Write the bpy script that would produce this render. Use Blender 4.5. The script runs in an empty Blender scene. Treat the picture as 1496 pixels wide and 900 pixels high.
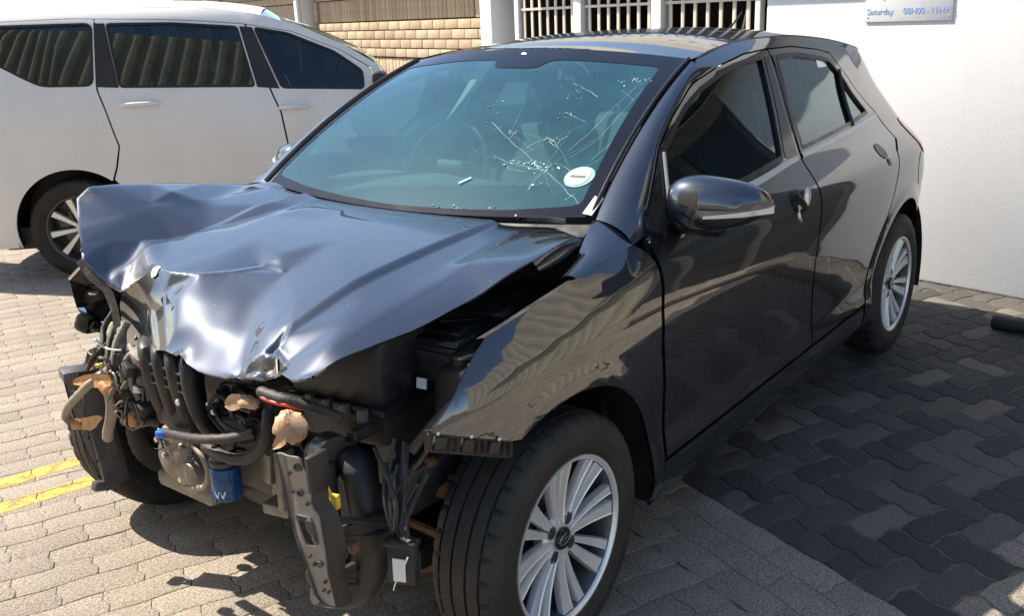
import bpy, bmesh, math, random
import numpy as np
from mathutils import Vector, Matrix, Quaternion
from mathutils.geometry import delaunay_2d_cdt
random.seed(7)
RNG = np.random.default_rng(5)
S = bpy.context.scene
COL = S.collection
rad = math.radians

# ---------------------------------------------------------------- camera, sky, sun, exposure
cam_d = bpy.data.cameras.new('camera'); cam = bpy.data.objects.new('camera', cam_d); COL.objects.link(cam)
cam_d.sensor_width = 36.0; cam_d.lens = 36.0*1380.95/1496.0; cam_d.clip_start = .05; cam_d.clip_end = 500
cf = Vector((0.75138499, 0.589453, -0.29659023)); cr = Vector((0.60718891, -0.79360128, -0.03896964)); cu = Vector((0.25834516, 0.1508051, 0.95420941))
cam.matrix_world = Matrix(((cr.x, cu.x, -cf.x, -1.64382712), (cr.y, cu.y, -cf.y, -1.97466501), (cr.z, cu.z, -cf.z, 1.52673051), (0, 0, 0, 1)))
S.camera = cam
SUN_TO = Vector((-.22, .84, 1.0)).normalized()
w = bpy.data.worlds.new("World"); S.world = w; w.use_nodes = True
nt = w.node_tree; nt.nodes.clear()
sky = nt.nodes.new('ShaderNodeTexSky'); sky.sky_type = 'NISHITA'; sky.sun_disc = False
sky.sun_elevation = math.asin(SUN_TO.z); sky.sun_rotation = math.atan2(SUN_TO.x, SUN_TO.y)
sky.air_density = 1.0; sky.dust_density = 1.0; sky.ozone_density = 1.4; sky.altitude = 300
bg = nt.nodes.new('ShaderNodeBackground'); bg.inputs[1].default_value = .105
wo = nt.nodes.new('ShaderNodeOutputWorld')
nt.links.new(sky.outputs[0], bg.inputs[0]); nt.links.new(bg.outputs[0], wo.inputs[0])
sl = bpy.data.lights.new('sun', 'SUN'); sl.energy = 5.0; sl.angle = rad(.5); sl.color = (1.0, .90, .76)
sun = bpy.data.objects.new('sun', sl); COL.objects.link(sun)
sun.rotation_euler = SUN_TO.to_track_quat('Z', 'Y').to_euler(); sun.location = SUN_TO*20
S.view_settings.view_transform = 'Standard'; S.view_settings.look = 'None'
S.view_settings.exposure = 1.05; S.view_settings.gamma = 1.0; S.view_settings.use_curve_mapping = False
S.render.engine = 'CYCLES'
S.cycles.max_bounces = 8; S.cycles.transparent_max_bounces = 16

# ---------------------------------------------------------------- materials
class NT:
    def __init__(s, name):
        s.m = bpy.data.materials.new(name); s.m.use_nodes = True; s.t = s.m.node_tree
        s.b = s.t.nodes['Principled BSDF']; s.o = s.t.nodes['Material Output']
    def n(s, typ, **kw):
        nd = s.t.nodes.new('ShaderNode' + typ)
        for k, v in kw.items():
            if k in nd.inputs: nd.inputs[k].default_value = v
            else: setattr(nd, k, v)
        return nd
    def l(s, a, b): s.t.links.new(a, b)
    def coords(s, kind='Object', scale=(1, 1, 1)):
        tc = s.n('TexCoord'); mp = s.n('Mapping'); mp.inputs['Scale'].default_value = scale
        s.l(tc.outputs[kind], mp.inputs[0]); return mp.outputs[0]
    def ramp(s, fac, stops):
        r = s.n('ValToRGB'); e = r.color_ramp.elements
        if len(stops) > 4: r.color_ramp.interpolation = 'CONSTANT'
        while len(e) < len(stops): e.new(.5)
        for el, (p, c) in zip(e, stops):
            el.position = p; el.color = (*c, 1) if not isinstance(c, (int, float)) else (c, c, c, 1)
        s.l(fac, r.inputs[0]); return r.outputs[0]
    def mix(s, fac, a, b, mode='MIX'):
        m = s.n('Mix'); m.data_type = 'RGBA'; m.blend_type = mode
        for sock, val in ((m.inputs[0], fac), (m.inputs[6], a), (m.inputs[7], b)):
            if hasattr(val, 'links') or hasattr(val, 'is_linked'): s.l(val, sock)
            elif isinstance(val, (int, float)): sock.default_value = val if sock == m.inputs[0] else (val, val, val, 1)
            else: sock.default_value = (*val, 1)
        return m.outputs[2]
    def math(s, op, a, b=0.0):
        m = s.n('Math'); m.operation = op
        for i, v in enumerate((a, b)):
            if isinstance(v, (int, float)): m.inputs[i].default_value = v
            else: s.l(v, m.inputs[i])
        return m.outputs[0]
    def bump(s, h, dist, strength=1.0):
        b = s.n('Bump'); b.inputs['Distance'].default_value = dist; b.inputs['Strength'].default_value = strength
        s.l(h, b.inputs['Height']); s.l(b.outputs[0], s.b.inputs['Normal']); return b

def simple(name, col, rough=.5, metal=0., coat=0., var=.25, scale=12., bump=0., bscale=60., rvar=.12, dust=0., spec=.5):
    q = NT(name); b = q.b
    b.inputs['Metallic'].default_value = metal; b.inputs['Coat Weight'].default_value = coat
    b.inputs['Coat Roughness'].default_value = .03; b.inputs['Specular IOR Level'].default_value = spec
    co = q.coords()
    nz = q.n('TexNoise', Scale=scale, Detail=6.0, Roughness=.6); q.l(co, nz.inputs['Vector'])
    c = q.ramp(nz.outputs[0], [(.3, tuple(x*(1-var) for x in col)), (.7, tuple(min(1, x*(1+var)) for x in col))])
    if dust > 0:
        n2 = q.n('TexNoise', Scale=scale*.6, Detail=8.0, Roughness=.7); q.l(co, n2.inputs['Vector'])
        f = q.ramp(n2.outputs[0], [(.42, 0.0), (.75, dust)])
        c = q.mix(f, c, (.26, .20, .14))
    q.l(c, b.inputs['Base Color'])
    r = q.ramp(nz.outputs[0], [(.25, max(0.02, rough-rvar)), (.75, min(1, rough+rvar))]); q.l(r, b.inputs['Roughness'])
    if bump > 0:
        nb = q.n('TexNoise', Scale=bscale, Detail=5.0, Roughness=.65); q.l(co, nb.inputs['Vector']); q.bump(nb.outputs[0], bump)
    return q.m

def car_paint(name, col, metal, rough, dirt=.0, coat=1.0):
    q = NT(name); b = q.b; co = q.coords()
    b.inputs['Metallic'].default_value = metal; b.inputs['Roughness'].default_value = rough
    b.inputs['Coat Weight'].default_value = coat; b.inputs['Coat IOR'].default_value = 2.15 if metal > 0 else 1.45
    n1 = q.n('TexNoise', Scale=3.5, Detail=7.0, Roughness=.65); q.l(co, n1.inputs['Vector'])
    d = q.ramp(n1.outputs[0], [(.45, 0.0), (.8, dirt)])
    v = q.n('TexVoronoi', Scale=2600.0); q.l(co, v.inputs['Vector'])
    fl = q.ramp(v.outputs['Color'], [(0., .82), (1., 1.18)])
    c = q.mix(1.0, col, fl, 'MULTIPLY'); vc = q.n('TexVoronoi', Scale=46.0); q.l(co, vc.inputs['Vector']); vr = q.n('TexNoise', Scale=5.0, Detail=3.0); q.l(co, vr.inputs['Vector'])
    chip = q.math('MULTIPLY', q.ramp(vc.outputs['Distance'], [(.045, 1.0), (.075, 0.0)]), q.ramp(vr.outputs[0], [(.52, 0.0), (.60, 1.0)]))
    base = q.mix(d, c, (.22, .19, .15)); q.l(q.mix(chip, base, (.34, .33, .31)) if metal > 0 else base, b.inputs['Base Color'])
    n2 = q.n('TexNoise', Scale=35.0, Detail=6.0, Roughness=.7); q.l(co, n2.inputs['Vector'])
    q.l(q.ramp(n2.outputs[0], [(.35, .015), (.8, .05 + dirt*.3)]), b.inputs['Coat Roughness'])
    n3 = q.n('TexNoise', Scale=9.0, Detail=2.0); q.l(co, n3.inputs['Vector'])
    bp = q.n('Bump'); bp.inputs['Distance'].default_value = .0004; bp.inputs['Strength'].default_value = .15
    q.l(n3.outputs[0], bp.inputs['Height']); q.l(bp.outputs[0], b.inputs['Coat Normal'])
    return q.m

def glass_mat(name, tint, dust, dust_sheen_col, gloss=1.0, ior=1.52):
    q = NT(name); t = q.t; t.nodes.remove(q.b); co = q.coords()
    tr = q.n('BsdfTransparent'); tr.inputs[0].default_value = (*tint, 1)
    df = q.n('BsdfDiffuse'); df.inputs[0].default_value = (*dust_sheen_col, 1)  # film of dust; on the windscreen also a painted sky sheen
    gl = q.n('BsdfGlossy'); gl.inputs['Roughness'].default_value = .012; gl.inputs[0].default_value = (gloss*.80, gloss*.95, gloss, 1)
    nz = q.n('TexNoise', Scale=2.2, Detail=8.0, Roughness=.7); q.l(co, nz.inputs['Vector'])
    f = q.ramp(nz.outputs[0], [(.3, dust*.55), (.75, dust*1.5)])
    m1 = q.n('MixShader'); q.l(f, m1.inputs[0]); q.l(tr.outputs[0], m1.inputs[1]); q.l(df.outputs[0], m1.inputs[2])
    fr = q.n('Fresnel', IOR=ior); fm = q.math('MINIMUM', q.math('MULTIPLY', fr.outputs[0], 1.4), 1.0)
    m2 = q.n('MixShader'); q.l(fm, m2.inputs[0]); q.l(m1.outputs[0], m2.inputs[1]); q.l(gl.outputs[0], m2.inputs[2])
    q.l(m2.outputs[0], q.o.inputs[0]); return q.m

PAINT = car_paint('grey_metallic_paint', (.021, .027, .040), .90, .42, .03)
PAINT_D = car_paint('dark_car_paint', (.012, .013, .016), .4, .35, .05)
VPAINT = car_paint('white_van_paint', (.76, .765, .76), 0., .35, .12, .45)
GLASS_W = glass_mat('windscreen_glass', (.54, .84, .84), .085, (.12, .54, .66), 1.0, 1.6)  # teal diffuse film: sky reflection and haze painted into the glass
GLASS_S = glass_mat('side_glass', (.46, .58, .57), .008, (.3, .3, .3))
GLASS_V = glass_mat('van_glass', (.07, .085, .10), .01, (.3, .3, .3))
FRIT = simple('black_glass_border', (.006, .007, .012), .06, rvar=.02, spec=.4)
BLACK = simple('black_plastic', (.013, .013, .014), .48, var=.35, dust=.10, bump=.0004, bscale=220)
BLACKC = simple('clean_black_trim', (.012, .012, .013), .3, var=.2)
GLOSSB = simple('gloss_black_plastic', (.010, .011, .013), .10, rvar=.05)
GREYP = simple('grey_plastic', (.085, .085, .085), .5, dust=.3)
RUBBER = simple('tyre_rubber', (.013, .013, .013), .68, var=.3, dust=.09, bump=.0005, bscale=140)
ALLOY = simple('alloy_metal', (.80, .80, .79), .30, metal=.55, var=.04, rvar=.05)
ALLOYD = simple('alloy_pocket', (.11, .11, .115), .42, metal=.6, var=.2)
CHROME = simple('chrome', (.75, .76, .78), .10, metal=1., var=.05, rvar=.05)
SATIN = simple('satin_trim', (.66, .66, .65), .30, metal=.85, var=.03, rvar=.04)
CAST = simple('cast_aluminium', (.23, .215, .19), .5, metal=.55, var=.45, scale=18, dust=.55, bump=.0015, bscale=45)
STEEL = simple('galvanised_steel', (.23, .23, .235), .38, metal=.75, var=.25, scale=14, dust=.35, bump=.0006, bscale=70)
DSTEEL = simple('dark_coated_steel', (.040, .040, .043), .42, metal=.3, var=.35, scale=14, dust=.22, bump=.0006, bscale=70)
RUST = simple('rusty_steel', (.17, .085, .045), .75, metal=.2, var=.5, scale=20, bump=.001)
TAPE = simple('brown_masking_tape', (.47, .245, .10), .55, var=.35, scale=30, bump=.002, bscale=40)
TAPE2 = simple('tan_packing_tape', (.42, .27, .165), .45, var=.3, scale=24, bump=.002, bscale=30)
BLUE = simple('blue_paint', (.012, .065, .20), .30, var=.2)
BLUEC = simple('blue_connector', (.02, .16, .75), .4, var=.1)
YELLOW = simple('yellow_plastic', (.70, .50, .06), .45, var=.15)
RED = simple('red_cable', (.55, .03, .015), .45)
LOOM = simple('cable_wrap', (.024, .023, .022), .55, var=.5, scale=30, dust=.15, bump=.002, bscale=120)
GLOOM = simple('grey_cable_wrap', (.19, .18, .165), .6, var=.5, scale=40, dust=.4, bump=.002, bscale=110)
HOSE = simple('pale_hose', (.26, .22, .175), .55, var=.35, scale=24, dust=.3)
LABEL = simple('white_label', (.78, .78, .75), .5, var=.05)
DISC = simple('licence_disc_paper', (.40, .62, .54), .5, var=.06)
DISC2 = simple('licence_disc_rim', (.22, .40, .37), .35, var=.06)
INNER = simple('cabin_plastic', (.055, .057, .06), .62, var=.2, dust=.15)
CLOTH = simple('seat_cloth', (.070, .073, .080), .85, var=.3, scale=60, bump=.001, bscale=300)
LINER = simple('pale_headlining', (.42, .42, .40), .85, var=.06)
BELT = simple('seat_belt_webbing', (.30, .30, .29), .7, var=.1)
GRAPHITE = simple('graphite_steel', (.095, .095, .10), .42, metal=.5, var=.35, scale=14, dust=.2, bump=.0006, bscale=70)
TRIM = simple('pale_belt_trim', (.62, .62, .61), .35, metal=.35, var=.03, rvar=.04)
INK = simple('blue_ink', (.26, .40, .70), .5, var=.1)
PANELB = simple('blue_panel', (.045, .15, .42), .45, var=.1)
WHITEINK = simple('white_ink', (.75, .76, .78), .4, var=.03)
SIGNW = simple('sign_board', (.74, .76, .78), .4, var=.03)
AMBER = simple('orange_lens', (.62, .22, .03), .25, coat=.5)
REDLENS = simple('red_lens', (.55, .10, .09), .12, coat=1.0, var=.1)
CLEAR = simple('clear_lens', (.78, .80, .84), .08, metal=.75, var=.05, rvar=.03)
WINEW = simple('painted_white_metal', (.70, .70, .70), .45, var=.08, scale=6, dust=.15)
BARS = simple('cream_bar_paint', (.62, .56, .47), .5, var=.12, dust=.25)
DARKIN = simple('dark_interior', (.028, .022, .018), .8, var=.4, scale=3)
CHALK = simple('crushed_glass', (.48, .66, .64), .35, var=.15)
PRIMER = simple('scuffed_primer', (.16, .125, .10), .6, var=.5, scale=60, bump=.002)
BAREM = simple('torn_bare_metal', (.62, .58, .50), .5, metal=.3, var=.4, scale=90, bump=.001)

def wall_paint():
    q = NT('white_wall_paint'); co = q.coords()
    n1 = q.n('TexNoise', Scale=1.3, Detail=7.0, Roughness=.62); q.l(co, n1.inputs['Vector'])
    c = q.ramp(n1.outputs[0], [(.3, (.74, .74, .735)), (.7, (.79, .795, .795))])
    st = q.n('TexNoise', Scale=1.0, Detail=6.0, Roughness=.7)
    q.l(q.coords('Object', (6, 6, .5)), st.inputs['Vector'])
    c = q.mix(q.ramp(st.outputs[0], [(.55, 0.0), (.85, .22)]), c, (.60, .57, .50))
    q.l(c, q.b.inputs['Base Color']); q.b.inputs['Roughness'].default_value = .75
    nb = q.n('TexNoise', Scale=55.0, Detail=6.0); q.l(co, nb.inputs['Vector']); q.bump(nb.outputs[0], .0009, .6)
    return q.m
WALLP = wall_paint()

def brick_mat():
    q = NT('face_brick'); oi = q.n('ObjectInfo'); co = q.coords()
    c = q.ramp(oi.outputs['Random'], [(0., (.47, .345, .215)), (.35, (.54, .41, .27)), (.7, (.57, .45, .31)), (1., (.43, .315, .20))])
    n1 = q.n('TexNoise', Scale=26.0, Detail=7.0, Roughness=.7); q.l(co, n1.inputs['Vector'])
    c = q.mix(.55, c, q.ramp(n1.outputs[0], [(.3, .55), (.72, 1.2)]), 'MULTIPLY')
    q.l(c, q.b.inputs['Base Color']); q.b.inputs['Roughness'].default_value = .85
    q.bump(n1.outputs[0], .006, .8); return q.m
BRICK = brick_mat()
MORTAR = simple('mortar', (.20, .165, .125), .95, var=.2, bump=.003)

def corrugated_mat(name, col):
    q = NT(name); co = q.coords()
    n1 = q.n('TexNoise', Scale=1.6, Detail=6.0, Roughness=.6); q.l(co, n1.inputs['Vector'])
    c = q.ramp(n1.outputs[0], [(.3, tuple(x*.86 for x in col)), (.7, tuple(x*1.08 for x in col))])
    q.l(c, q.b.inputs['Base Color']); q.b.inputs['Roughness'].default_value = .55; return q.m
SHEET = corrugated_mat('beige_roof_sheet', (.56, .50, .37))

def paver_mat(name, stops, attr=False, grain=1.0):
    q = NT(name); co = q.coords('Generated' if False else 'Object')
    if attr:
        a = q.n('Attribute'); a.attribute_name = 'tone'; fac = a.outputs['Fac']; vec = q.n('NewGeometry').outputs['Position']
    else:
        fac = q.n('ObjectInfo').outputs['Random']; vec = q.n('NewGeometry').outputs['Position']
    c = q.ramp(fac, stops)
    n1 = q.n('TexNoise', Scale=2.2, Detail=6.0, Roughness=.6); q.l(vec, n1.inputs['Vector'])
    c = q.mix(.8, c, q.ramp(n1.outputs[0], [(.3, .72), (.7, 1.18)]), 'MULTIPLY')
    n2 = q.n('TexNoise', Scale=150.0, Detail=4.0, Roughness=.7); q.l(vec, n2.inputs['Vector'])
    c = q.mix(.9, c, q.ramp(n2.outputs[0], [(.36, 1 - .66*grain), (.5, 1.0), (.63, 1 + .55*grain)]), 'MULTIPLY')
    v = q.n('TexVoronoi', Scale=150.0); q.l(vec, v.inputs['Vector'])
    c = q.mix(q.ramp(v.outputs['Distance'], [(.10, .55), (.2, 0.0)]), c, q.mix(.5, c, (.55, .50, .42)))
    n4 = q.n('TexNoise', Scale=1.1, Detail=4.0, Roughness=.6); q.l(vec, n4.inputs['Vector'])
    c = q.mix(q.ramp(n4.outputs[0], [(.60, 0.0), (.72, .45)]), c, (.075, .066, .056))
    q.l(c, q.b.inputs['Base Color'])
    q.l(q.ramp(n1.outputs[0], [(.3, .72), (.7, .92)]), q.b.inputs['Roughness'])
    n3 = q.n('TexNoise', Scale=75.0, Detail=8.0, Roughness=.75); q.l(vec, n3.inputs['Vector']); q.bump(n3.outputs[0], .008*(.4 + .6*grain), .9)
    return q.m
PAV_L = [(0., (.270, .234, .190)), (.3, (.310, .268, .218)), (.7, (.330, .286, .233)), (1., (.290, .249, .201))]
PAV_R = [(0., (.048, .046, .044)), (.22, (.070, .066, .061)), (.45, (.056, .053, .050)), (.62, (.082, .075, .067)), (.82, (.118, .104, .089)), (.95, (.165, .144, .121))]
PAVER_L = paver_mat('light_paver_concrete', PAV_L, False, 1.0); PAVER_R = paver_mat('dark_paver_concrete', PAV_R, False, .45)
PAVER_LA = paver_mat('light_paver_far', PAV_L, True); PAVER_RA = paver_mat('dark_paver_far', PAV_R, True, .45)
SAND = simple('joint_sand', (.15, .125, .098), .95, var=.3, scale=30, bump=.004, bscale=150)
def line_paint():
    q = NT('worn_yellow_road_paint'); vec = q.n('NewGeometry').outputs['Position']
    n1 = q.n('TexNoise', Scale=14.0, Detail=8.0, Roughness=.72); q.l(vec, n1.inputs['Vector'])
    c = q.ramp(n1.outputs[0], [(.3, (.58, .31, .055)), (.62, (.70, .40, .09))]); q.l(c, q.b.inputs['Base Color'])
    n2 = q.n('TexNoise', Scale=60.0, Detail=6.0, Roughness=.8); q.l(vec, n2.inputs['Vector'])
    q.l(q.ramp(q.math('MULTIPLY', n1.outputs[0], n2.outputs[0]), [(.17, .0), (.24, 1.0)]), q.b.inputs['Alpha'])
    q.b.inputs['Roughness'].default_value = .8; q.bump(n2.outputs[0], .003, .8); return q.m
YLINE = line_paint()

# ---------------------------------------------------------------- helpers
def tag(o, label=None, cat=None, group=None, kind=None):
    if label: o['label'] = label
    if cat: o['category'] = cat
    if group: o['group'] = group
    if kind: o['kind'] = kind
    return o
def empty(name, loc=(0, 0, 0), rz=0., parent=None):
    o = bpy.data.objects.new(name, None); COL.objects.link(o); o.location = loc; o.rotation_euler = (0, 0, rz)
    o.empty_display_size = .1
    if parent: o.parent = parent
    return o
def link(name, me, m, parent=None):
    o = bpy.data.objects.new(name, me); COL.objects.link(o)
    if m is not None and not me.materials: me.materials.append(m)
    if parent is not None: o.parent = parent
    return o
def rotm(r): return Matrix.Rotation(r[2], 4, 'Z') @ Matrix.Rotation(r[1], 4, 'Y') @ Matrix.Rotation(r[0], 4, 'X')
class MB:
    """collects shapes; build() links them as one mesh object"""
    def __init__(s): s.v = []; s.f = []; s.X = None
    def _add(s, vs, fs):
        k = len(s.v)
        if s.X is not None: vs = [tuple(s.X @ Vector(p)) for p in vs]
        s.v += [tuple(p) for p in vs]; s.f += [tuple(i + k for i in f) for f in fs]; return s
    def box(s, c, size, r=(0, 0, 0), bev=.0):
        hx, hy, hz = (x/2 for x in size); M = Matrix.Translation(c) @ rotm(r)
        b = min(bev, hx*.9, hy*.9, hz*.9)
        if b <= 0:
            vs = [M @ Vector((sx*hx, sy*hy, sz*hz)) for sx in (-1, 1) for sy in (-1, 1) for sz in (-1, 1)]
            return s._add(vs, [(0, 1, 3, 2), (4, 6, 7, 5), (0, 4, 5, 1), (2, 3, 7, 6), (0, 2, 6, 4), (1, 5, 7, 3)])
        bm = bmesh.new(); bmesh.ops.create_cube(bm, size=1.0)
        for v in bm.verts: v.co = Vector((v.co.x*2*hx, v.co.y*2*hy, v.co.z*2*hz))
        bmesh.ops.bevel(bm, geom=bm.edges[:], offset=b, segments=2, profile=.5, affect='EDGES')
        bm.verts.index_update(); vs = [M @ v.co for v in bm.verts]; fs = [[v.index for v in f.verts] for f in bm.faces]; bm.free()
        return s._add(vs, fs)
    def loft(s, rows, closed=False, cap=False):
        n = len(rows[0]); vs = [p for r in rows for p in r]; fs = []
        for i in range(len(rows) - 1):
            for j in range(n if closed else n - 1):
                a = i*n + j; b = i*n + (j + 1) % n; fs.append((a, b, b + n, a + n))
        if cap: fs.append(tuple(range(n))[::-1]); fs.append(tuple((len(rows)-1)*n + j for j in range(n)))
        return s._add(vs, fs)
    def tube(s, pts, r, n=8, sub=4, cap=True, rib=0., ribn=0):
        P = [Vector(p) for p in pts]; R = r if isinstance(r, (list, tuple)) else [r]*len(P)
        Q = []; RR = []
        for i in range(len(P) - 1):
            p0 = P[max(i-1, 0)]; p1 = P[i]; p2 = P[i+1]; p3 = P[min(i+2, len(P)-1)]
            for k in range(sub):
                t = k/sub
                Q.append(.5*((2*p1) + (p2-p0)*t + (2*p0-5*p1+4*p2-p3)*t*t + (3*p1-p0-3*p2+p3)*t**3)); RR.append(R[i]*(1-t) + R[i+1]*t)
        Q.append(P[-1]); RR.append(R[-1])
        if rib: RR = [x*(1 + (rib if i % 2 else 0)) for i, x in enumerate(RR)]
        rows = []; up = None
        for i, p in enumerate(Q):
            d = (Q[min(i+1, len(Q)-1)] - Q[max(i-1, 0)]); d = d.normalized() if d.length > 1e-9 else Vector((0, 0, 1))
            if up is None: up = d.orthogonal().normalized()
            up = (up - d*up.dot(d)); up = up.normalized() if up.length > 1e-6 else d.orthogonal().normalized()
            sd = d.cross(up)
            rows.append([p + (up*math.cos(a) + sd*math.sin(a))*RR[i] for a in (2*math.pi*k/n for k in range(n))])
        return s.loft(rows, True, cap)
    def lathe(s, prof, c=(0, 0, 0), axis='Y', n=48, a0=0., a1=2*math.pi):
        """prof: (radius, offset along the axis)"""
        full = abs(a1 - a0 - 2*math.pi) < 1e-6; rows = []
        for r, h in prof:
            row = []
            for k in range(n if full else n + 1):
                a = a0 + (a1 - a0)*k/n; u, v = r*math.cos(a), r*math.sin(a)
                p = {'Y': (u, h, v), 'Z': (u, v, h), 'X': (h, u, v)}[axis]
                row.append(Vector(c) + Vector(p))
            rows.append(row)
        return s.loft(rows, full)
    def cyl(s, c, r, h, axis='Z', n=20, bev=0.):
        b = min(bev, r*.5, h*.4)
        pr = [(0.0005, -h/2), (r - b, -h/2)] + ([(r, -h/2 + b), (r, h/2 - b)] if b else [(r, h/2)]) + ([(r - b, h/2)] if b else []) + [(0.0005, h/2)]
        return s.lathe(pr, c, axis, n)
    def ell(s, c, rx, ry, rz, n=14, rot=(0, 0, 0)):
        M = Matrix.Translation(c) @ rotm(rot); rows = []
        for i in range(n//2 + 1):
            t = math.pi*(i/(n//2)); t = min(max(t, .02), math.pi - .02)
            rows.append([M @ Vector((rx*math.sin(t)*math.cos(a), ry*math.sin(t)*math.sin(a), rz*math.cos(t))) for a in (2*math.pi*k/n for k in range(n))])
        return s.loft(rows, True)
    def build(s, name, m, parent=None, smooth=True, angle=38, loc=None):
        me = bpy.data.meshes.new(name); me.from_pydata([tuple(p) for p in s.v], [], s.f); me.validate()
        bm = bmesh.new(); bm.from_mesh(me); bmesh.ops.recalc_face_normals(bm, faces=bm.faces); bm.to_mesh(me); bm.free()
        if smooth:
            me.shade_smooth(); me.set_sharp_from_angle(angle=rad(angle))
        o = link(name, me, m, parent)
        if loc: o.location = loc
        return o

def inside(pts, poly):
    pts = np.asarray(pts, float); x, y = pts[:, 0], pts[:, 1]; r = np.zeros(len(pts), bool); P = np.asarray(poly, float); n = len(P); j = n - 1
    for i in range(n):
        xi, yi = P[i]; xj, yj = P[j]
        if yi != yj:
            c = ((yi > y) != (yj > y)) & (x < (xj - xi)*(y - yi)/(yj - yi) + xi); r ^= c
        j = i
    return r
def dens(poly, st):
    out = []; n = len(poly)
    for i in range(n):
        a = np.array(poly[i], float); b = np.array(poly[(i+1) % n], float); k = max(1, int(math.ceil(np.linalg.norm(b-a)/st)))
        out += [tuple(a + (b-a)*t/k) for t in range(k)]
    return out
def rnd(poly, r=.02, n=4, keep=()):
    """round the corners of a polygon"""
    out = []; m = len(poly)
    for i in range(m):
        p = np.array(poly[i], float); a = np.array(poly[i-1], float); b = np.array(poly[(i+1) % m], float)
        la, lb = np.linalg.norm(a-p), np.linalg.norm(b-p); q = min(r, la*.45, lb*.45)
        if i in keep or q < 1e-4: out.append(tuple(p)); continue
        p0 = p + (a-p)/la*q; p1 = p + (b-p)/lb*q
        for k in range(n + 1):
            t = k/n; out.append(tuple((1-t)**2*p0 + 2*t*(1-t)*p + t*t*p1))
    return out
def segdist(pts, loop):
    L = np.asarray(loop, float); A = L; B = np.roll(L, -1, 0); d = B - A; dd = (d**2).sum(1) + 1e-12; best = np.full(len(pts), 1e9)
    for a, v, q in zip(A, d, dd):
        t = np.clip(((pts - a) @ v)/q, 0, 1); e = np.hypot(*(pts - a - t[:, None]*v).T); best = np.minimum(best, e)
    return best
def offset(poly, d, st=.03):
    P = np.array(dens(poly, st)); n = len(P); t = np.roll(P, -1, 0) - np.roll(P, 1, 0); t /= np.linalg.norm(t, axis=1)[:, None] + 1e-12
    a = .5*np.sum(P[:, 0]*np.roll(P[:, 1], -1) - np.roll(P[:, 0], -1)*P[:, 1]); N = np.stack([t[:, 1], -t[:, 0]], 1)*(1 if a > 0 else -1)
    return [tuple(p) for p in P + N*d]
def panel(name, outline, surf, m, parent=None, holes=(), step=.03, flange=.012, out=(0, -1, 0), off=0., scale=(1, 1), hole_flange=None):
    """a trimmed sheet of a curved surface surf(a, b) -> xyz, with folded-in edges and true surface normals"""
    sc = np.array(scale, float)
    loops = [dens([tuple(np.array(p)*sc) for p in lp], step*.75) for lp in [outline, *holes]]
    P = np.array([p for lp in loops for p in lp]); mn, mx = P.min(0), P.max(0)
    gx, gy = np.meshgrid(np.arange(mn[0] + step*.5, mx[0], step), np.arange(mn[1] + step*.5, mx[1], step*.87))
    gx = gx + (np.arange(gx.shape[0]) % 2)[:, None]*step*.5
    G = np.stack([gx.ravel(), gy.ravel()], 1)
    k = inside(G, loops[0])
    for lp in loops[1:]: k &= ~inside(G, lp)
    G = G[k]
    for lp in loops: G = G[segdist(G, lp) > step*.42]
    vs = [tuple(p) for lp in loops for p in lp]; ed = []; base = 0
    for lp in loops:
        ed += [(base + i, base + (i+1) % len(lp)) for i in range(len(lp))]; base += len(lp)
    allv = [Vector(p) for p in vs] + [Vector(p) for p in G]
    r = delaunay_2d_cdt(allv, ed, [], 0, 1e-7)
    V2 = np.array([tuple(p) for p in r[0]]); F = [tuple(f) for f in r[2]]
    cen = np.array([V2[list(f)].mean(0) for f in F]); k = inside(cen, loops[0])
    for lp in loops[1:]: k &= ~inside(cen, lp)
    F = [f for f, q in zip(F, k) if q]
    A, B = V2[:, 0]/sc[0], V2[:, 1]/sc[1]
    def ev(a, b): return np.stack([np.broadcast_to(np.asarray(q, float), np.shape(a)) for q in surf(a, b)], 1)
    e = 1e-3
    X = ev(A, B); N = np.cross(ev(A + e/sc[0], B) - ev(A - e/sc[0], B), ev(A, B + e/sc[1]) - ev(A, B - e/sc[1]))
    N /= np.linalg.norm(N, axis=1)[:, None] + 1e-12
    if (N.mean(0) @ np.array(out)) < 0: N = -N
    X = X + N*off
    F3 = []
    for f in F:
        a, b, c = X[list(f)][:3]
        F3.append(f if np.cross(b-a, c-a) @ N[f[0]] >= 0 else f[::-1])
    verts = [tuple(p) for p in X]; norms = [tuple(p) for p in N]; faces = list(F3)
    if flange > 0:
        cnt = {}
        for f in F3:
            for i in range(len(f)): cnt[(f[i], f[(i+1) % len(f)])] = 1
        bd = [e2 for e2 in cnt if (e2[1], e2[0]) not in cnt]
        mp = {}
        def dup(i, d):
            if (i, d) not in mp:
                mp[(i, d)] = len(verts); verts.append(tuple(X[i] - N[i]*flange*d)); norms.append((0, 0, 0))
            return mp[(i, d)]
        for a, b in bd: faces.append((b, a, dup(a, 1), dup(b, 1)))
    me = bpy.data.meshes.new(name); me.from_pydata(verts, [], faces)
    me.shade_smooth()
    if flange > 0:
        nf = len(F3); sh = me.attributes.new('sharp_edge', 'BOOLEAN', 'EDGE')
        bset = {tuple(sorted(x)) for x in bd}
        sh.data.foreach_set('value', [tuple(sorted(ed2.vertices)) in bset for ed2 in me.edges])
        ln = []
        for p in me.polygons:
            for vi in p.vertices: ln.append(norms[vi] if p.index < nf else (0, 0, 0))
        me.normals_split_custom_set(ln)
    else:
        me.normals_split_custom_set_from_vertices(norms)
    return link(name, me, m, parent)
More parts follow.
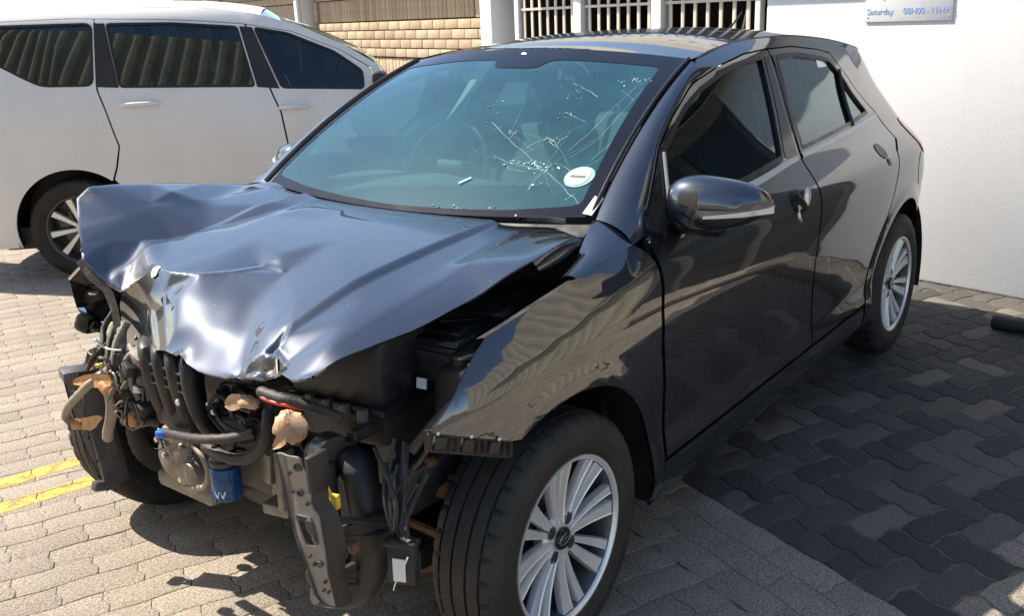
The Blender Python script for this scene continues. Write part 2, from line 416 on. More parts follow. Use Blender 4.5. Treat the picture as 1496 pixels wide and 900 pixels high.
def text_mesh(name, body, size, m, parent, M, extrude=.001, align='CENTER'):
    cu_ = bpy.data.curves.new(name, 'FONT'); cu_.body = body; cu_.size = size; cu_.extrude = extrude; cu_.align_x = align; cu_.align_y = 'CENTER'
    t = bpy.data.objects.new(name, cu_); COL.objects.link(t)
    bpy.context.view_layer.update()
    me = bpy.data.meshes.new_from_object(t); bpy.data.objects.remove(t); bpy.data.curves.remove(cu_)
    me.materials.clear(); me.transform(M); return link(name, me, m, parent)

def pchip(xs, ys):
    xs = np.array(xs, float); ys = np.array(ys, float)
    h = np.diff(xs); d = np.diff(ys) / h
    m = np.zeros(len(xs)); m[0] = d[0]; m[-1] = d[-1]
    for i in range(1, len(xs) - 1):
        if d[i-1] * d[i] > 0:
            w1 = 2*h[i] + h[i-1]; w2 = h[i] + 2*h[i-1]
            m[i] = (w1 + w2) / (w1/d[i-1] + w2/d[i])
    def f(x):
        x = np.asarray(x, float); xc = np.clip(x, xs[0], xs[-1])
        i = np.clip(np.searchsorted(xs, xc) - 1, 0, len(xs) - 2)
        t = (xc - xs[i]) / h[i]; t2 = t*t; t3 = t2*t
        return ((2*t3 - 3*t2 + 1)*ys[i] + (t3 - 2*t2 + t)*h[i]*m[i]
                + (-2*t3 + 3*t2)*ys[i+1] + (t3 - t2)*h[i]*m[i+1]) + (x - xc)*np.where(x < xs[0], m[0], m[-1])
    return f

def sstep(a, b, x):
    t = np.clip((np.asarray(x, float) - a) / (b - a), 0, 1)
    return t*t*(3 - 2*t)

# half width of the hatchback body: profile over the height, then plan taper along the length
W_PROF = pchip([.10, .18, .25, .31, .37, .43, .50, .60, .70, .78, .85, .90, .95, 1.0, 1.05, 1.15, 1.25, 1.32, 1.37, 1.41, 1.45],
               [.760, .795, .832, .842, .838, .832, .836, .846, .855, .860, .857, .846, .815, .774, .748, .704, .658, .622, .590, .545, .45])
D_PLAN = pchip([-.85, -.62, -.45, -.30, -.12, .10, .5, 2.2, 2.6, 2.9, 3.25], [.33, .16, .085, .045, .018, .004, 0, 0, .008, .028, .06])
X_END = pchip([.15, .35, .60, .75, .92, 1.05, 1.20, 1.33, 1.42], [3.16, 3.22, 3.23, 3.21, 3.175, 3.135, 3.095, 3.04, 2.97])
AXLE_R = 2.58
HUB_Z = .315
def car_y(x, z):
    x = np.asarray(x, float); z = np.asarray(z, float)
    s = .16 * np.clip(.45 - x, 0, 2)**1.15
    zz = z + s*sstep(.45, .85, z); up = .758 - .43*(zz - 1.03) - .12*(zz - 1.03)**2 - 5*np.clip(zz - 1.34, 0, 1)**2; k = sstep(.985, 1.075, zz)
    w = W_PROF(zz)*(1 - k) + up*k - D_PLAN(x)
    w = w - sstep(1.0, 3.1, x)*.085*sstep(.86, 1.2, z)
    for xc in (0., AXLE_R):
        r = np.hypot(x - xc, z - HUB_Z)
        w = w + .008*sstep(.455, .40, r)*sstep(.1, .3, z)
    t = np.clip((X_END(z) - x) / (.42 - .10*sstep(.9, 1.1, z)), 0.0005, 1)
    return w * (1 - (1 - t)**3.2)**(1/2.6)

# half width of the white van in its own frame (x forward from the rear axle)
VW = pchip([.12, .22, .32, .45, .70, .90, 1.05, 1.17, 1.30, 1.45, 1.55, 1.62, 1.68],
           [.780, .815, .836, .846, .858, .856, .838, .803, .755, .700, .655, .60, .48])
VD = pchip([-.8, -.4, 0, 2.2, 2.65, 3.05, 3.32], [.05, .012, 0, 0, .03, .11, .25])
def van_y(x, z):
    x = np.asarray(x, float); z = np.asarray(z, float)
    up = .825 - .35*(z - 1.12) - .12*(z - 1.12)**2 - 4*np.clip(z - 1.58, 0, 1)**2; k = sstep(1.06, 1.18, z)
    w = VW(z)*(1 - k) + up*k - VD(x)
    for xc in (0., 2.55):
        r = np.hypot(x - xc, z - .32)
        w = w + .006*sstep(.52, .40, r)*sstep(.1, .3, z)
    t = np.clip((x + .78 - .10*sstep(.9, 1.5, z)) / .35, 0.0005, 1)
    return w * (1 - (1 - t)**3)**(1/2.6)

# windscreen: a runs from the car's right (0) to its left (1), b from base (0) to header (1)
def wind(a, b):
    a = np.asarray(a, float); b = np.asarray(b, float); s = 2*a - 1
    x0 = .300 + .085*s*s; z0 = .990 + .022*s*s; x1 = 1.035 + .05*s*s; z1 = 1.410 - .040*s*s
    bl = .034*4*b*(1-b)
    return (x0 + (x1-x0)*b - .45*bl, -s*(.662 - .088*b), z0 + (z1-z0)*b + .89*bl)
Z_RAIL = pchip([.9, 1.09, 1.3, 1.6, 1.95, 2.3, 2.7, 2.95, 3.02], [1.33, 1.372, 1.396, 1.411, 1.408, 1.386, 1.338, 1.295, 1.27])

# ---------------------------------------------------------------- ground, pavers, lines
g = MB(); g._add([(-90, -90, -.0042), (90, -90, -.0042), (90, 90, -.0042), (-90, 90, -.0042)], [(0, 1, 2, 3)])
ground = g.build('ground', SAND, smooth=False); tag(ground, kind='structure')
D2 = np.array([-.38, -.925]); D2 /= np.linalg.norm(D2)        # rows of the dark pavers, and the seam between the two fields
D1 = np.array([D2[1]*-1, D2[0]]); D1 /= np.linalg.norm(D1)     # rows of the light pavers: +x-ish
SEAM = np.array([.98, -.57])
PA, PB = .222, .111
camC = np.array([-1.64382712, -1.97466501, 1.52673051]); camM = np.array([cr, cu, cf])
def project(X):
    d = (np.asarray(X, float) - camC) @ camM.T
    return 748 + 1380.95*d[..., 0]/d[..., 2], 450 - 1380.95*d[..., 1]/d[..., 2], d[..., 2]
def tri(t): return np.clip(1.35*(2/np.pi)*np.arcsin(np.sin(2*np.pi*t)), -1, 1)
def paver_outline(p0, p1, q0, q1, gap=.0008, herring=False):
    pts = []
    ks = 8; kt = 3
    for i in range(ks): pts.append((p0 + (p1-p0)*i/ks, q0))
    for i in range(kt): pts.append((p1, q0 + (q1-q0)*i/kt))
    for i in range(ks): pts.append((p1 + (p0-p1)*i/ks, q1))
    for i in range(kt): pts.append((p0, q1 + (q0-q1)*i/kt))
    P = np.array(pts)
    W = np.stack([P[:, 0] + .0085*np.sin(2*np.pi*P[:, 1]/PB), P[:, 1] + .0045*tri(P[:, 0]/PA + .1)], 1)
    if herring: W = np.stack([P[:, 0] + .0095*tri(P[:, 1]/PB + .12), P[:, 1] + .0095*tri(P[:, 0]/PB + .12)], 1)
    c = np.array([(p0+p1)/2, (q0+q1)/2]); h = np.array([(p1-p0)/2, (q1-q0)/2])
    return c, (W - c)*((h - gap)/h)
def paver_mesh(out, name, big=True):
    n = len(out); sc_ = np.abs(out).max(0); kk = .0013 if big else .0034; i2 = out*(1 - kk/sc_); i3 = out*(1 - 2.6*kk/sc_)
    v = [(x, y, -.03) for x, y in out] + [(x, y, -.0022 if big else -.0045) for x, y in out] + [(x, y, -.0005 if big else -.0010) for x, y in i2] + [(x, y, 0) for x, y in i3]; f = []
    for k in range(3): f += [(k*n + i, k*n + (i+1) % n, (k+1)*n + (i+1) % n, (k+1)*n + i) for i in range(n)]
    f.append(tuple(range(3*n, 4*n)))
    me = bpy.data.meshes.new(name); me.from_pydata(v, [], f); me.shade_smooth(); me.set_sharp_from_angle(angle=rad(50)); return me
cands = []
def field(kind, origin, dp, dq, ir, jr, keep):
    R2 = np.stack([dp, dq], 1)
    for j in range(*jr):
        for i in range(*ir):
            odd = j & 1; p0 = i*PA + odd*PA/2; c = origin + R2 @ np.array([p0 + PA/2, (j+.5)*PB])
            if not keep(c): continue
            cands.append((kind, odd, p0, j*PB, c))
sd = lambda c: (c - SEAM) @ D1            # >0 on the dark side of the seam
facade_x = lambda y: 3.80 + .2*(y + .64)
field('M', SEAM, D2, D1, (-30, 14), (-3, 0), lambda c: -2.2 < c[0] < 3.2)
field('L', SEAM - D1*PB*3, -D1, D2, (0, 24), (-60, 22), lambda c: -2.2 < c[0] < 3.2)
for j in range(-60, 22):
    if j & 1: cands.append(('L', 2, 0., j*PB, SEAM - D1*PB*3 + np.stack([-D1, D2], 1) @ np.array([PA/4, (j+.5)*PB])))
R2R = np.stack([D2, D1], 1)
for yy in range(0, 42):
    for xx in range(-56, 34):
        k = (xx - yy) % 4
        if k == 0: c = SEAM + R2R @ np.array([(xx + 1)*PB, (yy + .5)*PB]); t = 3
        elif k == 3: c = SEAM + R2R @ np.array([(xx + .5)*PB, (yy + 1)*PB]); t = 4
        else: continue
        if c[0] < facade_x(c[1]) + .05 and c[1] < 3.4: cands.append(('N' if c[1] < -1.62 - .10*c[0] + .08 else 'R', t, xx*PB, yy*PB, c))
for xx in range(-56, 34):      # cells left open along the seam
    if (xx - 0) % 4 == 2:
        c = SEAM + R2R @ np.array([(xx + .5)*PB, .5*PB]); cands.append(('R', 5, xx*PB, 0., c))
RL = np.stack([-D1, D2], 1); RR = np.stack([D2, D1], 1); RMAT = {'L': RL, 'R': RR, 'M': RR, 'N': RR}
info = []
for kind, odd, p0, q0, c in cands:
    u, v, d = project((c[0], c[1], 0.))
    vis = d > .3 and -60 < u < 1556 and -40 < v < 960
    under = -.25 < c[0] < 3.1 and abs(c[1]) < .68
    info.append((1e6 if not vis else d + (5 if under else 0)))
order = np.argsort(info)
pavement = empty('pavement'); tag(pavement, kind='structure')
meshes = {}
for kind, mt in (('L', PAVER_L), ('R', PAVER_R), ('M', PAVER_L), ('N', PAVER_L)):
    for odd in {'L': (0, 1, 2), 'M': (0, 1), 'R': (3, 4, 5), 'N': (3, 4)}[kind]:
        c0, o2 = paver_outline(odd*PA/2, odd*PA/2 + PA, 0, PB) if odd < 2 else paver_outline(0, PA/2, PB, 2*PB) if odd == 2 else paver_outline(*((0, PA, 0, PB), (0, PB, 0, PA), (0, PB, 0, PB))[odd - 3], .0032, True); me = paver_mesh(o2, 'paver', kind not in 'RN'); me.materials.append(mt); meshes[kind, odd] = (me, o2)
rest = {'L': [[], [], []], 'R': [[], [], []]}; rest['M'] = rest['L']; rest['N'] = rest['L']
tops = []
for rank, k in enumerate(order):
    kind, odd, p0, q0, c = cands[k]; R2 = RMAT[kind]; me, o2 = meshes[kind, odd]
    sg = .55 if kind in 'LM' else 1.0; dz = float(RNG.normal(0, .0011*sg)); tx, ty = RNG.normal(0, .006*sg, 2)
    M = Matrix(((R2[0, 0], R2[0, 1], 0, c[0]), (R2[1, 0], R2[1, 1], 0, c[1]), (0, 0, 1, dz), (0, 0, 0, 1)))
    if np.linalg.det(R2) < 0: M = M @ Matrix.Scale(1, 4)
    M = M @ Matrix.Rotation(tx, 4, 'X') @ Matrix.Rotation(ty, 4, 'Y')
    if kind in 'LM': tops.append((np.array([tuple((M @ Vector((x*.985, y*.97, 0))))[:3] for x, y in o2]), c))
    if rank < 300:
        o = link('paver', me, None, pavement); o.matrix_local = M
    else:
        V, F, T = rest[kind]; b = len(V); V += [tuple(M @ v.co) for v in me.vertices]; F += [tuple(i + b for i in p.vertices) for p in me.polygons]
        T += [float(RNG.random())]*len(me.vertices)
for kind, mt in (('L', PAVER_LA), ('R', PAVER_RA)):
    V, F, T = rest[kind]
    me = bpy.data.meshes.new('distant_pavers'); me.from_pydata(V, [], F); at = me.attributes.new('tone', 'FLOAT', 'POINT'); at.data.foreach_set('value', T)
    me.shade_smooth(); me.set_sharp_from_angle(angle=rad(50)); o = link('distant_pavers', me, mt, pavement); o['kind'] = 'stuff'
# two yellow lines, painted paver by paver
YD = np.array([.972, -.235]); YN = np.array([.235, .972])
def clip(poly, n, d):            # keep n.x <= d
    out = []
    for i in range(len(poly)):
        a, b = poly[i], poly[(i+1) % len(poly)]; fa, fb = a[:2] @ n - d, b[:2] @ n - d
        if fa <= 0: out.append(a)
        if fa*fb < 0: out.append(a + (b-a)*(fa/(fa-fb)))
    return out
for mid in ((-.385, 1.360), (-.472, 1.175)):
    base = np.array(mid); k = base @ YN; lb = MB()
    for T3, c in tops:
        if abs(c @ YN - k) > .25: continue
        q = clip(list(T3), YN, k + .041); q = clip(q, -YN, -(k - .041)) if len(q) > 2 else q
        if len(q) < 3: continue
        lb._add([(p[0], p[1], p[2] + .0012) for p in q], [tuple(range(len(q)))])
    o = lb.build('yellow_line', YLINE, smooth=False); tag(o, kind='structure')

# ---------------------------------------------------------------- buildings behind
def wall_frame(p0, p1):
    p0, p1 = np.array(p0, float), np.array(p1, float); d = p1 - p0; L = np.linalg.norm(d); d /= L
    n = np.array([-d[1], d[0]]);                        # points to the yard (towards -x)
    if n[0] > 0: n = -n
    M = Matrix(((d[0], n[0], 0, p0[0]), (d[1], n[1], 0, p0[1]), (0, 0, 1, 0), (0, 0, 0, 1)))
    return M, L, d, n
def frame_obj(mb, name, m, M, parent=None, **kw):
    mb.X = M; vs = [tuple(M @ Vector(p)) for p in mb.v]; mb.v = vs; mb.X = None
    return mb.build(name, m, parent, **kw)
# white rendered wall on the right
MW, LW, dW, nW = wall_frame((facade_x(-7.0), -7.0), (facade_x(.43), .43))
ye = lambda y: (y + 7.0)*1.0198
wb = MB(); wb.box(((ye(-1.5) + LW)/2, -.12, 1.05), (LW - ye(-1.5), .24, 2.1), bev=.012)
white_building = frame_obj(wb, 'white_building', WALLP, MW)
tag(white_building, 'plain white rendered wall standing behind the parked hatchback', 'building')
# dark glazed entrance beyond the right edge of the picture
for xx, w_ in ((ye(-1.53), .07), (ye(-2.05), .07), (ye(-2.57), .07), (ye(-3.07), .07)):
    db = MB(); db.box((xx, -.06, .97), (w_, .06, 1.94), bev=.004); frame_obj(db, 'door_frame', GREYP, MW, white_building)
for a_, b_ in ((-1.53, -2.05), (-2.05, -2.57), (-2.57, -3.07)):
    db = MB(); db.box((ye((a_ + b_)/2), -.09, .97), (abs(b_ - a_), .012, 1.94)); frame_obj(db, 'door_pane', GLOSSB, MW, white_building, smooth=False)
db = MB(); db.box((ye(-2.35), .16, 2.50), (2.2, .10, .95), bev=.01); o = frame_obj(db, 'reflection_board', GLOSSB, MW); tag(o, 'unseen blank dark board, added above the entrance to darken window reflections', 'reflection_board')  # added unseen board: darkens what the front door window reflects
# opening hours board
sb = MB(); sx = LW - (.43 + .44)*1.02
sb.box((sx, .005, 1.615), (.485, .008, .41), bev=.003)
sign = frame_obj(sb, 'opening_hours_sign', SIGNW, MW); tag(sign, 'small white opening hours board with blue lettering on the white wall', 'sign')
def on_wall(x, z, y=.0102): return MW @ Matrix.Translation((x, y, z)) @ Matrix(((-1, 0, 0, 0), (0, 0, 1, 0), (0, 1, 0, 0), (0, 0, 0, 1)))
for body, x, z, sz in (('Saturday', sx + .155, 1.463, .044), ('08H00', sx - .035, 1.463, .044), ('-', sx - .11, 1.463, .044), ('11H45', sx - .185, 1.463, .044), ('Friday', sx + .175, 1.545, .044)):
    text_mesh('lettering', body, sz, INK, sign, on_wall(x, z), .0006)
pb = MB(); pb.box((sx - .075, .0095, 1.565), (.29, .003, .05)); frame_obj(pb, 'blue_panel', PANELB, MW, sign, smooth=False)
for dx in (-.225, .225):
    for z in (1.435, 1.79):
        sc_ = MB(); sc_.cyl((sx + dx, .010, z), .004, .004, 'Y', 10); frame_obj(sc_, 'screw', SATIN, MW, sign)
# barred gate between white posts
G0 = np.array([4.48, .655]); G1 = np.array([5.26, 3.32]); MG, LG, dG, nG = wall_frame(G0, G1)
gate = empty('security_gate', (G0[0], G0[1], 0)); tag(gate, 'cream barred security gate between white posts behind the hatchback roof', 'gate')
MGl = MG.copy(); MGl.translation = (0, 0, 0)
bays = [(.04, .73), (.80, 1.32), (1.40, 1.74), ]
def hitg(u):   # distance along the gate for a bar
    return u
posts = [(.02, .045, .05), (LG*.335, .10, .10), (LG*.655, .095, .10), (LG*.955, .06, .07)]
for x, wd, dp in posts:
    b = MB(); b.box((x, 0, 1.05), (wd, dp, 2.1), bev=.006); frame_obj(b, 'gate_post', WINEW, MGl, gate)
for a, b_ in ((.05, LG*.335 - .05), (LG*.335 + .055, LG*.655 - .05), (LG*.655 + .055, LG*.955 - .03)):
    n = int(round((b_ - a)/.112))
    for i in range(n):
        x = a + (i + .55)*(b_ - a)/n; b = MB(); b.box((x, 0, 1.15), (.030, .012, 2.1), bev=.003); frame_obj(b, 'bar', BARS, MGl, gate)
    for z in (.15, .95, 1.565, 2.15):
        b = MB(); b.box(((a + b_)/2, .011, z), (b_ - a, .008, .020)); frame_obj(b, 'rail', BARS, MGl, gate, smooth=False)
b = MB(); b.tube([(.42, -.25, 1.2), (.30, -.25, 1.62), (.22, -.25, 1.9)], .012, 8, 2); o = frame_obj(b, 'leaning_pole', SATIN, MG); tag(o, 'thin grey pole leaning in the dark room behind the barred gate', 'pole')
# dark room behind the gate
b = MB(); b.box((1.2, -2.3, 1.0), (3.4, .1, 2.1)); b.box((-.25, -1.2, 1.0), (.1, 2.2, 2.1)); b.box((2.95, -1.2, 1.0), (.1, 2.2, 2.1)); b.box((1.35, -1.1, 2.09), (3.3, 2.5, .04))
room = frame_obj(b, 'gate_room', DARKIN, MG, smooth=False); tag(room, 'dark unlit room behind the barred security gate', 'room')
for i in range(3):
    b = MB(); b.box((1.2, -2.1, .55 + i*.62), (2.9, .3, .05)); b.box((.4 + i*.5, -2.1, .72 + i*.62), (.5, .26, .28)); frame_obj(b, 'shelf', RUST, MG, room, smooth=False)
# face brick wall
B0 = np.array([5.39, 3.57]); B1 = B0 + np.array([.33, .944])*11.0; MBk, LB, dB, nB = wall_frame(B0, B1)
bw = empty('brick_wall', (B0[0], B0[1], 0)); tag(bw, 'face brick wall with upright brick bands behind the white van', 'wall')
MBl = MBk.copy(); MBl.translation = (0, 0, 0)
b = MB(); b.box((LB/2, -.16, 1.05), (LB, .22, 2.1)); frame_obj(b, 'mortar_bed', MORTAR, MBl, bw, smooth=False)
def brick_mesh(l, h, nm):
    m_ = MB(); m_.box((0, 0, 0), (l, .09, h), bev=.004); o = m_.build(nm, BRICK); me = o.data; bpy.data.objects.remove(o); return me
st_m = brick_mesh(.237, .084, 'brick'); so_m = brick_mesh(.076, .240, 'brick'); hf_m = brick_mesh(.112, .084, 'brick')
def put(me, x, z, y=.0):
    o = link('brick', me, None, bw); o.matrix_local = MBl @ Matrix.Translation((x, y + RNG.normal(0, .0012), z)) @ Matrix.Rotation(RNG.normal(0, .004), 4, 'Y')
zband = 1.515; rowsb = [zband - .050 - .095*i for i in range(4)]
far_b = MB()
for a, b_ in ((.16, 4.30), (4.60, 8.3), (8.6, 10.9)):
    near = a < 1
    nso = int((b_ - a - .42)/.0845)
    for z0 in (zband + .128, zband - .095*4 - .132, zband + .128 + .345):
        if not near and z0 < 1.4: continue
        for i in range(nso):
            x = a + .21 + (i + .5)*.0845
            if near: put(so_m, x, z0, -.018)
            else: far_b.box((x, -.018, z0), (.076, .09, .24))
        for xx in (a + .1, b_ - .1):
            for kz in (-.084, 0, .084):
                if near: put(hf_m, xx, z0 + kz*.98, -.0)
                else: far_b.box((xx, 0, z0 + kz*.98), (.112, .09, .076))
    for j, z in enumerate(rowsb + [zband + .302]):
        n = int((b_ - a)/.248)
        for i in range(n + (j & 1)):
            x = a + .124 + i*.248 - (j & 1)*.124
            if near: put(hf_m if x < a + .08 or x > b_ - .08 else st_m, min(max(x, a + .056), b_ - .056), z)
            else: far_b.box((x, 0, z), (.237, .09, .084))
o = frame_obj(far_b, 'distant_bricks', BRICK, MBl, bw, smooth=False); o['kind'] = 'stuff'
for i, (x, wd) in enumerate(((-.06, .19), (4.45, .27), (8.45, .24))):
    b = MB(); b.box((x, .04, 1.05), (wd, .26, 2.1), bev=.012); b.box((x, .06, .1), (wd + .05, .32, .2), bev=.01)
    o = frame_obj(b, 'white_column', WALLP, MBk)
    tag(o, ('square white column between the barred gate and brick wall', 'square white column in the brick wall above the nose of the white van',
            'square white column in the brick wall above the van roof, farthest left')[i], 'column', 'white columns along the brick wall')
b = MB(); b.tube([(4.36, .19, .1), (4.36, .19, 2.05)], .035, 12, 1); o = frame_obj(b, 'downpipe', WINEW, MBk); tag(o, 'white rainwater downpipe fixed to the column over the van bonnet', 'pipe')
# roofs of beige corrugated sheet above the facade, and the corrugated sheds around the yard
def corrugated(name, L, W, label, cat, M, pitch=.20, depth=.036, n_per=10):
    """sheet in the local xy plane: ribs run along y"""
    nx = int(L/pitch*n_per); xs = np.linspace(0, L, nx + 1)
    ph = (xs/pitch) % 1.0; zz = depth*(sstep(.08, .26, ph) - sstep(.5, .68, ph))
    r0 = [(x, 0, z) for x, z in zip(xs, zz)]; r1 = [(x, W, z) for x, z in zip(xs, zz)]
    r2 = [(x, W, z - .004) for x, z in zip(xs, zz)]; r3 = [(x, 0, z - .004) for x, z in zip(xs, zz)]
    b = MB(); b.loft([r0, r1, r2, r3, r0]); b.X = None; b.v = [tuple(M @ Vector(p)) for p in b.v]
    o = b.build(name, SHEET, smooth=True, angle=60); return tag(o, label, cat, {'roof': 'corrugated roofs over the facade', 'shed': 'corrugated sheds round the yard'}[cat])
def roof_on(Mf, L, x0, eave, out, pitch_deg, W, label):
    a = rad(pitch_deg); ca, sa = math.cos(a), math.sin(a)
    M = Mf @ Matrix(((1, 0, 0, x0), (0, -ca, sa, out), (0, sa, ca, eave), (0, 0, 0, 1)))
    return corrugated('corrugated_roof', L, W, label, 'roof', M)
roof_on(MW, LW + .55, 0, 2.14, .20, 6, 3.0, 'beige corrugated roof slope above the white wall')
roof_on(MG, LG + .3, -.3, 2.14, .29, 32, 3.2, 'beige corrugated roof slope above the barred gate')
roof_on(MBk, LB, 0, 2.14, .30, 11, 3.0, 'beige corrugated roof slope above the brick wall')
b = MB(); b.box((LW/2 + .27, .20, 2.11), (LW + .54, .02, .09)); o = frame_obj(b, 'fascia_board', WINEW, MW, smooth=False); tag(o, 'white fascia board under the eave of the white wall', 'fascia', 'fascia boards under the eaves')
b = MB(); b.box((LB/2, .29, 2.11), (LB, .02, .09)); o = frame_obj(b, 'fascia_board', WINEW, MBk, smooth=False); tag(o, 'white fascia board under the eave above the brick wall', 'fascia', 'fascia boards under the eaves')
def shed(p0, p1, H, label):
    p0, p1 = Vector((*p0, 0)), Vector((*p1, 0)); d = (p1 - p0); L = d.length; d.normalize(); n = Vector((-d.y, d.x, 0))
    M = Matrix(((d.x, 0, n.x, p0.x), (d.y, 0, n.y, p0.y), (0, 1, 0, 0.02), (0, 0, 0, 1)))
    return corrugated('corrugated_shed', L, H, label, 'shed', M, pitch=.24 if H > 6 else .34, depth=.030 if H > 6 else .014)
shed((-2.35, -.8), (-5.6, 6.2), 7.4, 'long beige corrugated shed facing the vehicles from across the yard')
shed((3.36, -3.12), (2.3, -8.6), 5.2, 'beige corrugated shed wall beside the white wall, right of the vehicles')
# unseen canopy left of the view, added to shade the ground behind the crumpled bonnet
cp = empty('shade_canopy', (.33, 6.1, 0), rad(-67)); tag(cp, 'unseen canopy on two posts, added to shade the ground by the white van', 'shade_canopy')
b = MB(); b.box((0, .28, 2.42), (2.3, .62, .05)); b.build('roof', SHEET, cp, smooth=False)
for x in (-1.0, 1.0):
    b = MB(); b.box((x, .40, 1.2), (.07, .07, 2.4)); b.build('post', WINEW, cp, smooth=False)
# black hose lying near the wall
b = MB(); b.tube([(3.131, -1.149, 0.035), (3.115, -1.229, 0.036), (3.115, -1.322, 0.035), (3.10, -1.75, .035), (2.6, -2.5, .035)], .034, 14, 4)
o = b.build('rubber_wheel_stop', RUBBER); tag(o, 'black rubber bar lying on the pavers near the white wall', 'rubber bar')

# ================================================================ the damaged grey hatchback
car = empty('hatchback', (1.2, 0, 0))
tag(car, 'dark grey hatchback with crumpled bonnet, missing front bumper and cracked windscreen', 'car')
car.location = (0, 0, 0)
def body(s):
    return lambda x, z: (x, s*car_y(x, z), z)
def arc(xc, r, a0, a1, n=26, zc=HUB_Z):
    return [(xc + r*math.cos(rad(a0 + (a1-a0)*i/n)), zc + r*math.sin(rad(a0 + (a1-a0)*i/n))) for i in range(n + 1)]
ARCH = .385
FENDER = [(-.405, .745), (-.359, .778), (-.309, .815), (-.24, .858), (-.193, .881), (-.11, .896), (.018, .919), (.117, .934), (.294, .957), (.362, .962),
          (.385, .945), (.402, .915), (.400, .860), (.392, .79), (.405, .69), (.438, .565), (.452, .43), (.453, .33), (.445, .25), (.42, .235)] + arc(0, ARCH, -10, 118) + [(-.21, .662)]
FENDER_R = [(-.20, .70), (-.17, .80), (-.10, .890)] + FENDER[6:-1]
FDOOR = [(.470, .345), (.468, .43), (.454, .565), (.421, .69), (.408, .79), (.416, .860), (.418, .915), (.425, .955), (.47, 1.005), (.56, 1.073), (.667, 1.159), (.80, 1.228), (.989, 1.305), (1.212, 1.343), (1.45, 1.367), (1.675, 1.372),
         (1.655, 1.30), (1.59, 1.12), (1.548, .975), (1.520, .87), (1.497, .76), (1.497, .66), (1.515, .56), (1.545, .45), (1.550, .345)]
FWIN = rnd([(.592, 1.022), (.675, 1.151), (.80, 1.212), (.893, 1.252), (1.027, 1.292), (1.239, 1.332), (1.434, 1.350), (1.592, 1.355), (1.50, 1.17), (1.418, 1.030), (1.083, 1.008)], .02)
RDOOR = [(1.562, .345), (1.557, .45), (1.527, .56), (1.509, .66), (1.509, .76), (1.532, .87), (1.560, .975), (1.602, 1.12), (1.667, 1.30), (1.687, 1.372), (1.936, 1.369), (2.20, 1.345), (2.338, 1.324), (2.46, 1.215), (2.578, 1.066),
         (2.583, 1.0), (2.565, .962), (2.46, .925), (2.425, .88), (2.375, .80), (2.345, .735)] + arc(AXLE_R, .45, 128, 176, 10) + [(2.125, .345)]
RWIN = rnd([(1.608, 1.036), (1.66, 1.198), (1.728, 1.350), (1.943, 1.346), (2.15, 1.325), (2.30, 1.303), (2.398, 1.225), (2.486, 1.072), (2.212, 1.056)], .02)
QUARTER = [(.985, 1.309), (1.212, 1.348), (1.45, 1.372), (1.683, 1.377), (1.936, 1.374), (2.20, 1.350), (2.343, 1.329), (2.467, 1.218), (2.589, 1.067), (2.594, .998), (2.575, .954), (2.468, .917), (2.435, .876), (2.386, .797), (2.355, .73)] \
          + arc(AXLE_R, .438, 127.5, 177, 10) + [(2.136, .335), (2.14, .25), (2.19, .235)] + arc(AXLE_R, ARCH, 191, -12, 34) + [(3.0, .225), (3.10, .22)] \
          + [(float(X_END(z)) - .012, z) for z in (.24, .30, .36, .45, .55, .65, .75, .85, .95, 1.05, 1.12, 1.18, 1.22)] + [(3.05, 1.235), (3.00, 1.264), (2.94, 1.287), (2.84, 1.312), (2.7, 1.338), (2.5, 1.365), (2.3, 1.386), (2.1, 1.401), (1.95, 1.408), (1.6, 1.411), (1.45, 1.406), (1.3, 1.396), (1.09, 1.372)]
SILL = [(.458, .333), (2.118, .333), (2.124, .25), (2.14, .20), (.43, .20), (.448, .245)]
TAIL = rnd([(2.84, 1.015), (2.80, .955), (2.86, .86), (3.13, .83), (3.13, .93), (3.08, 1.0)], .03)
shell = []
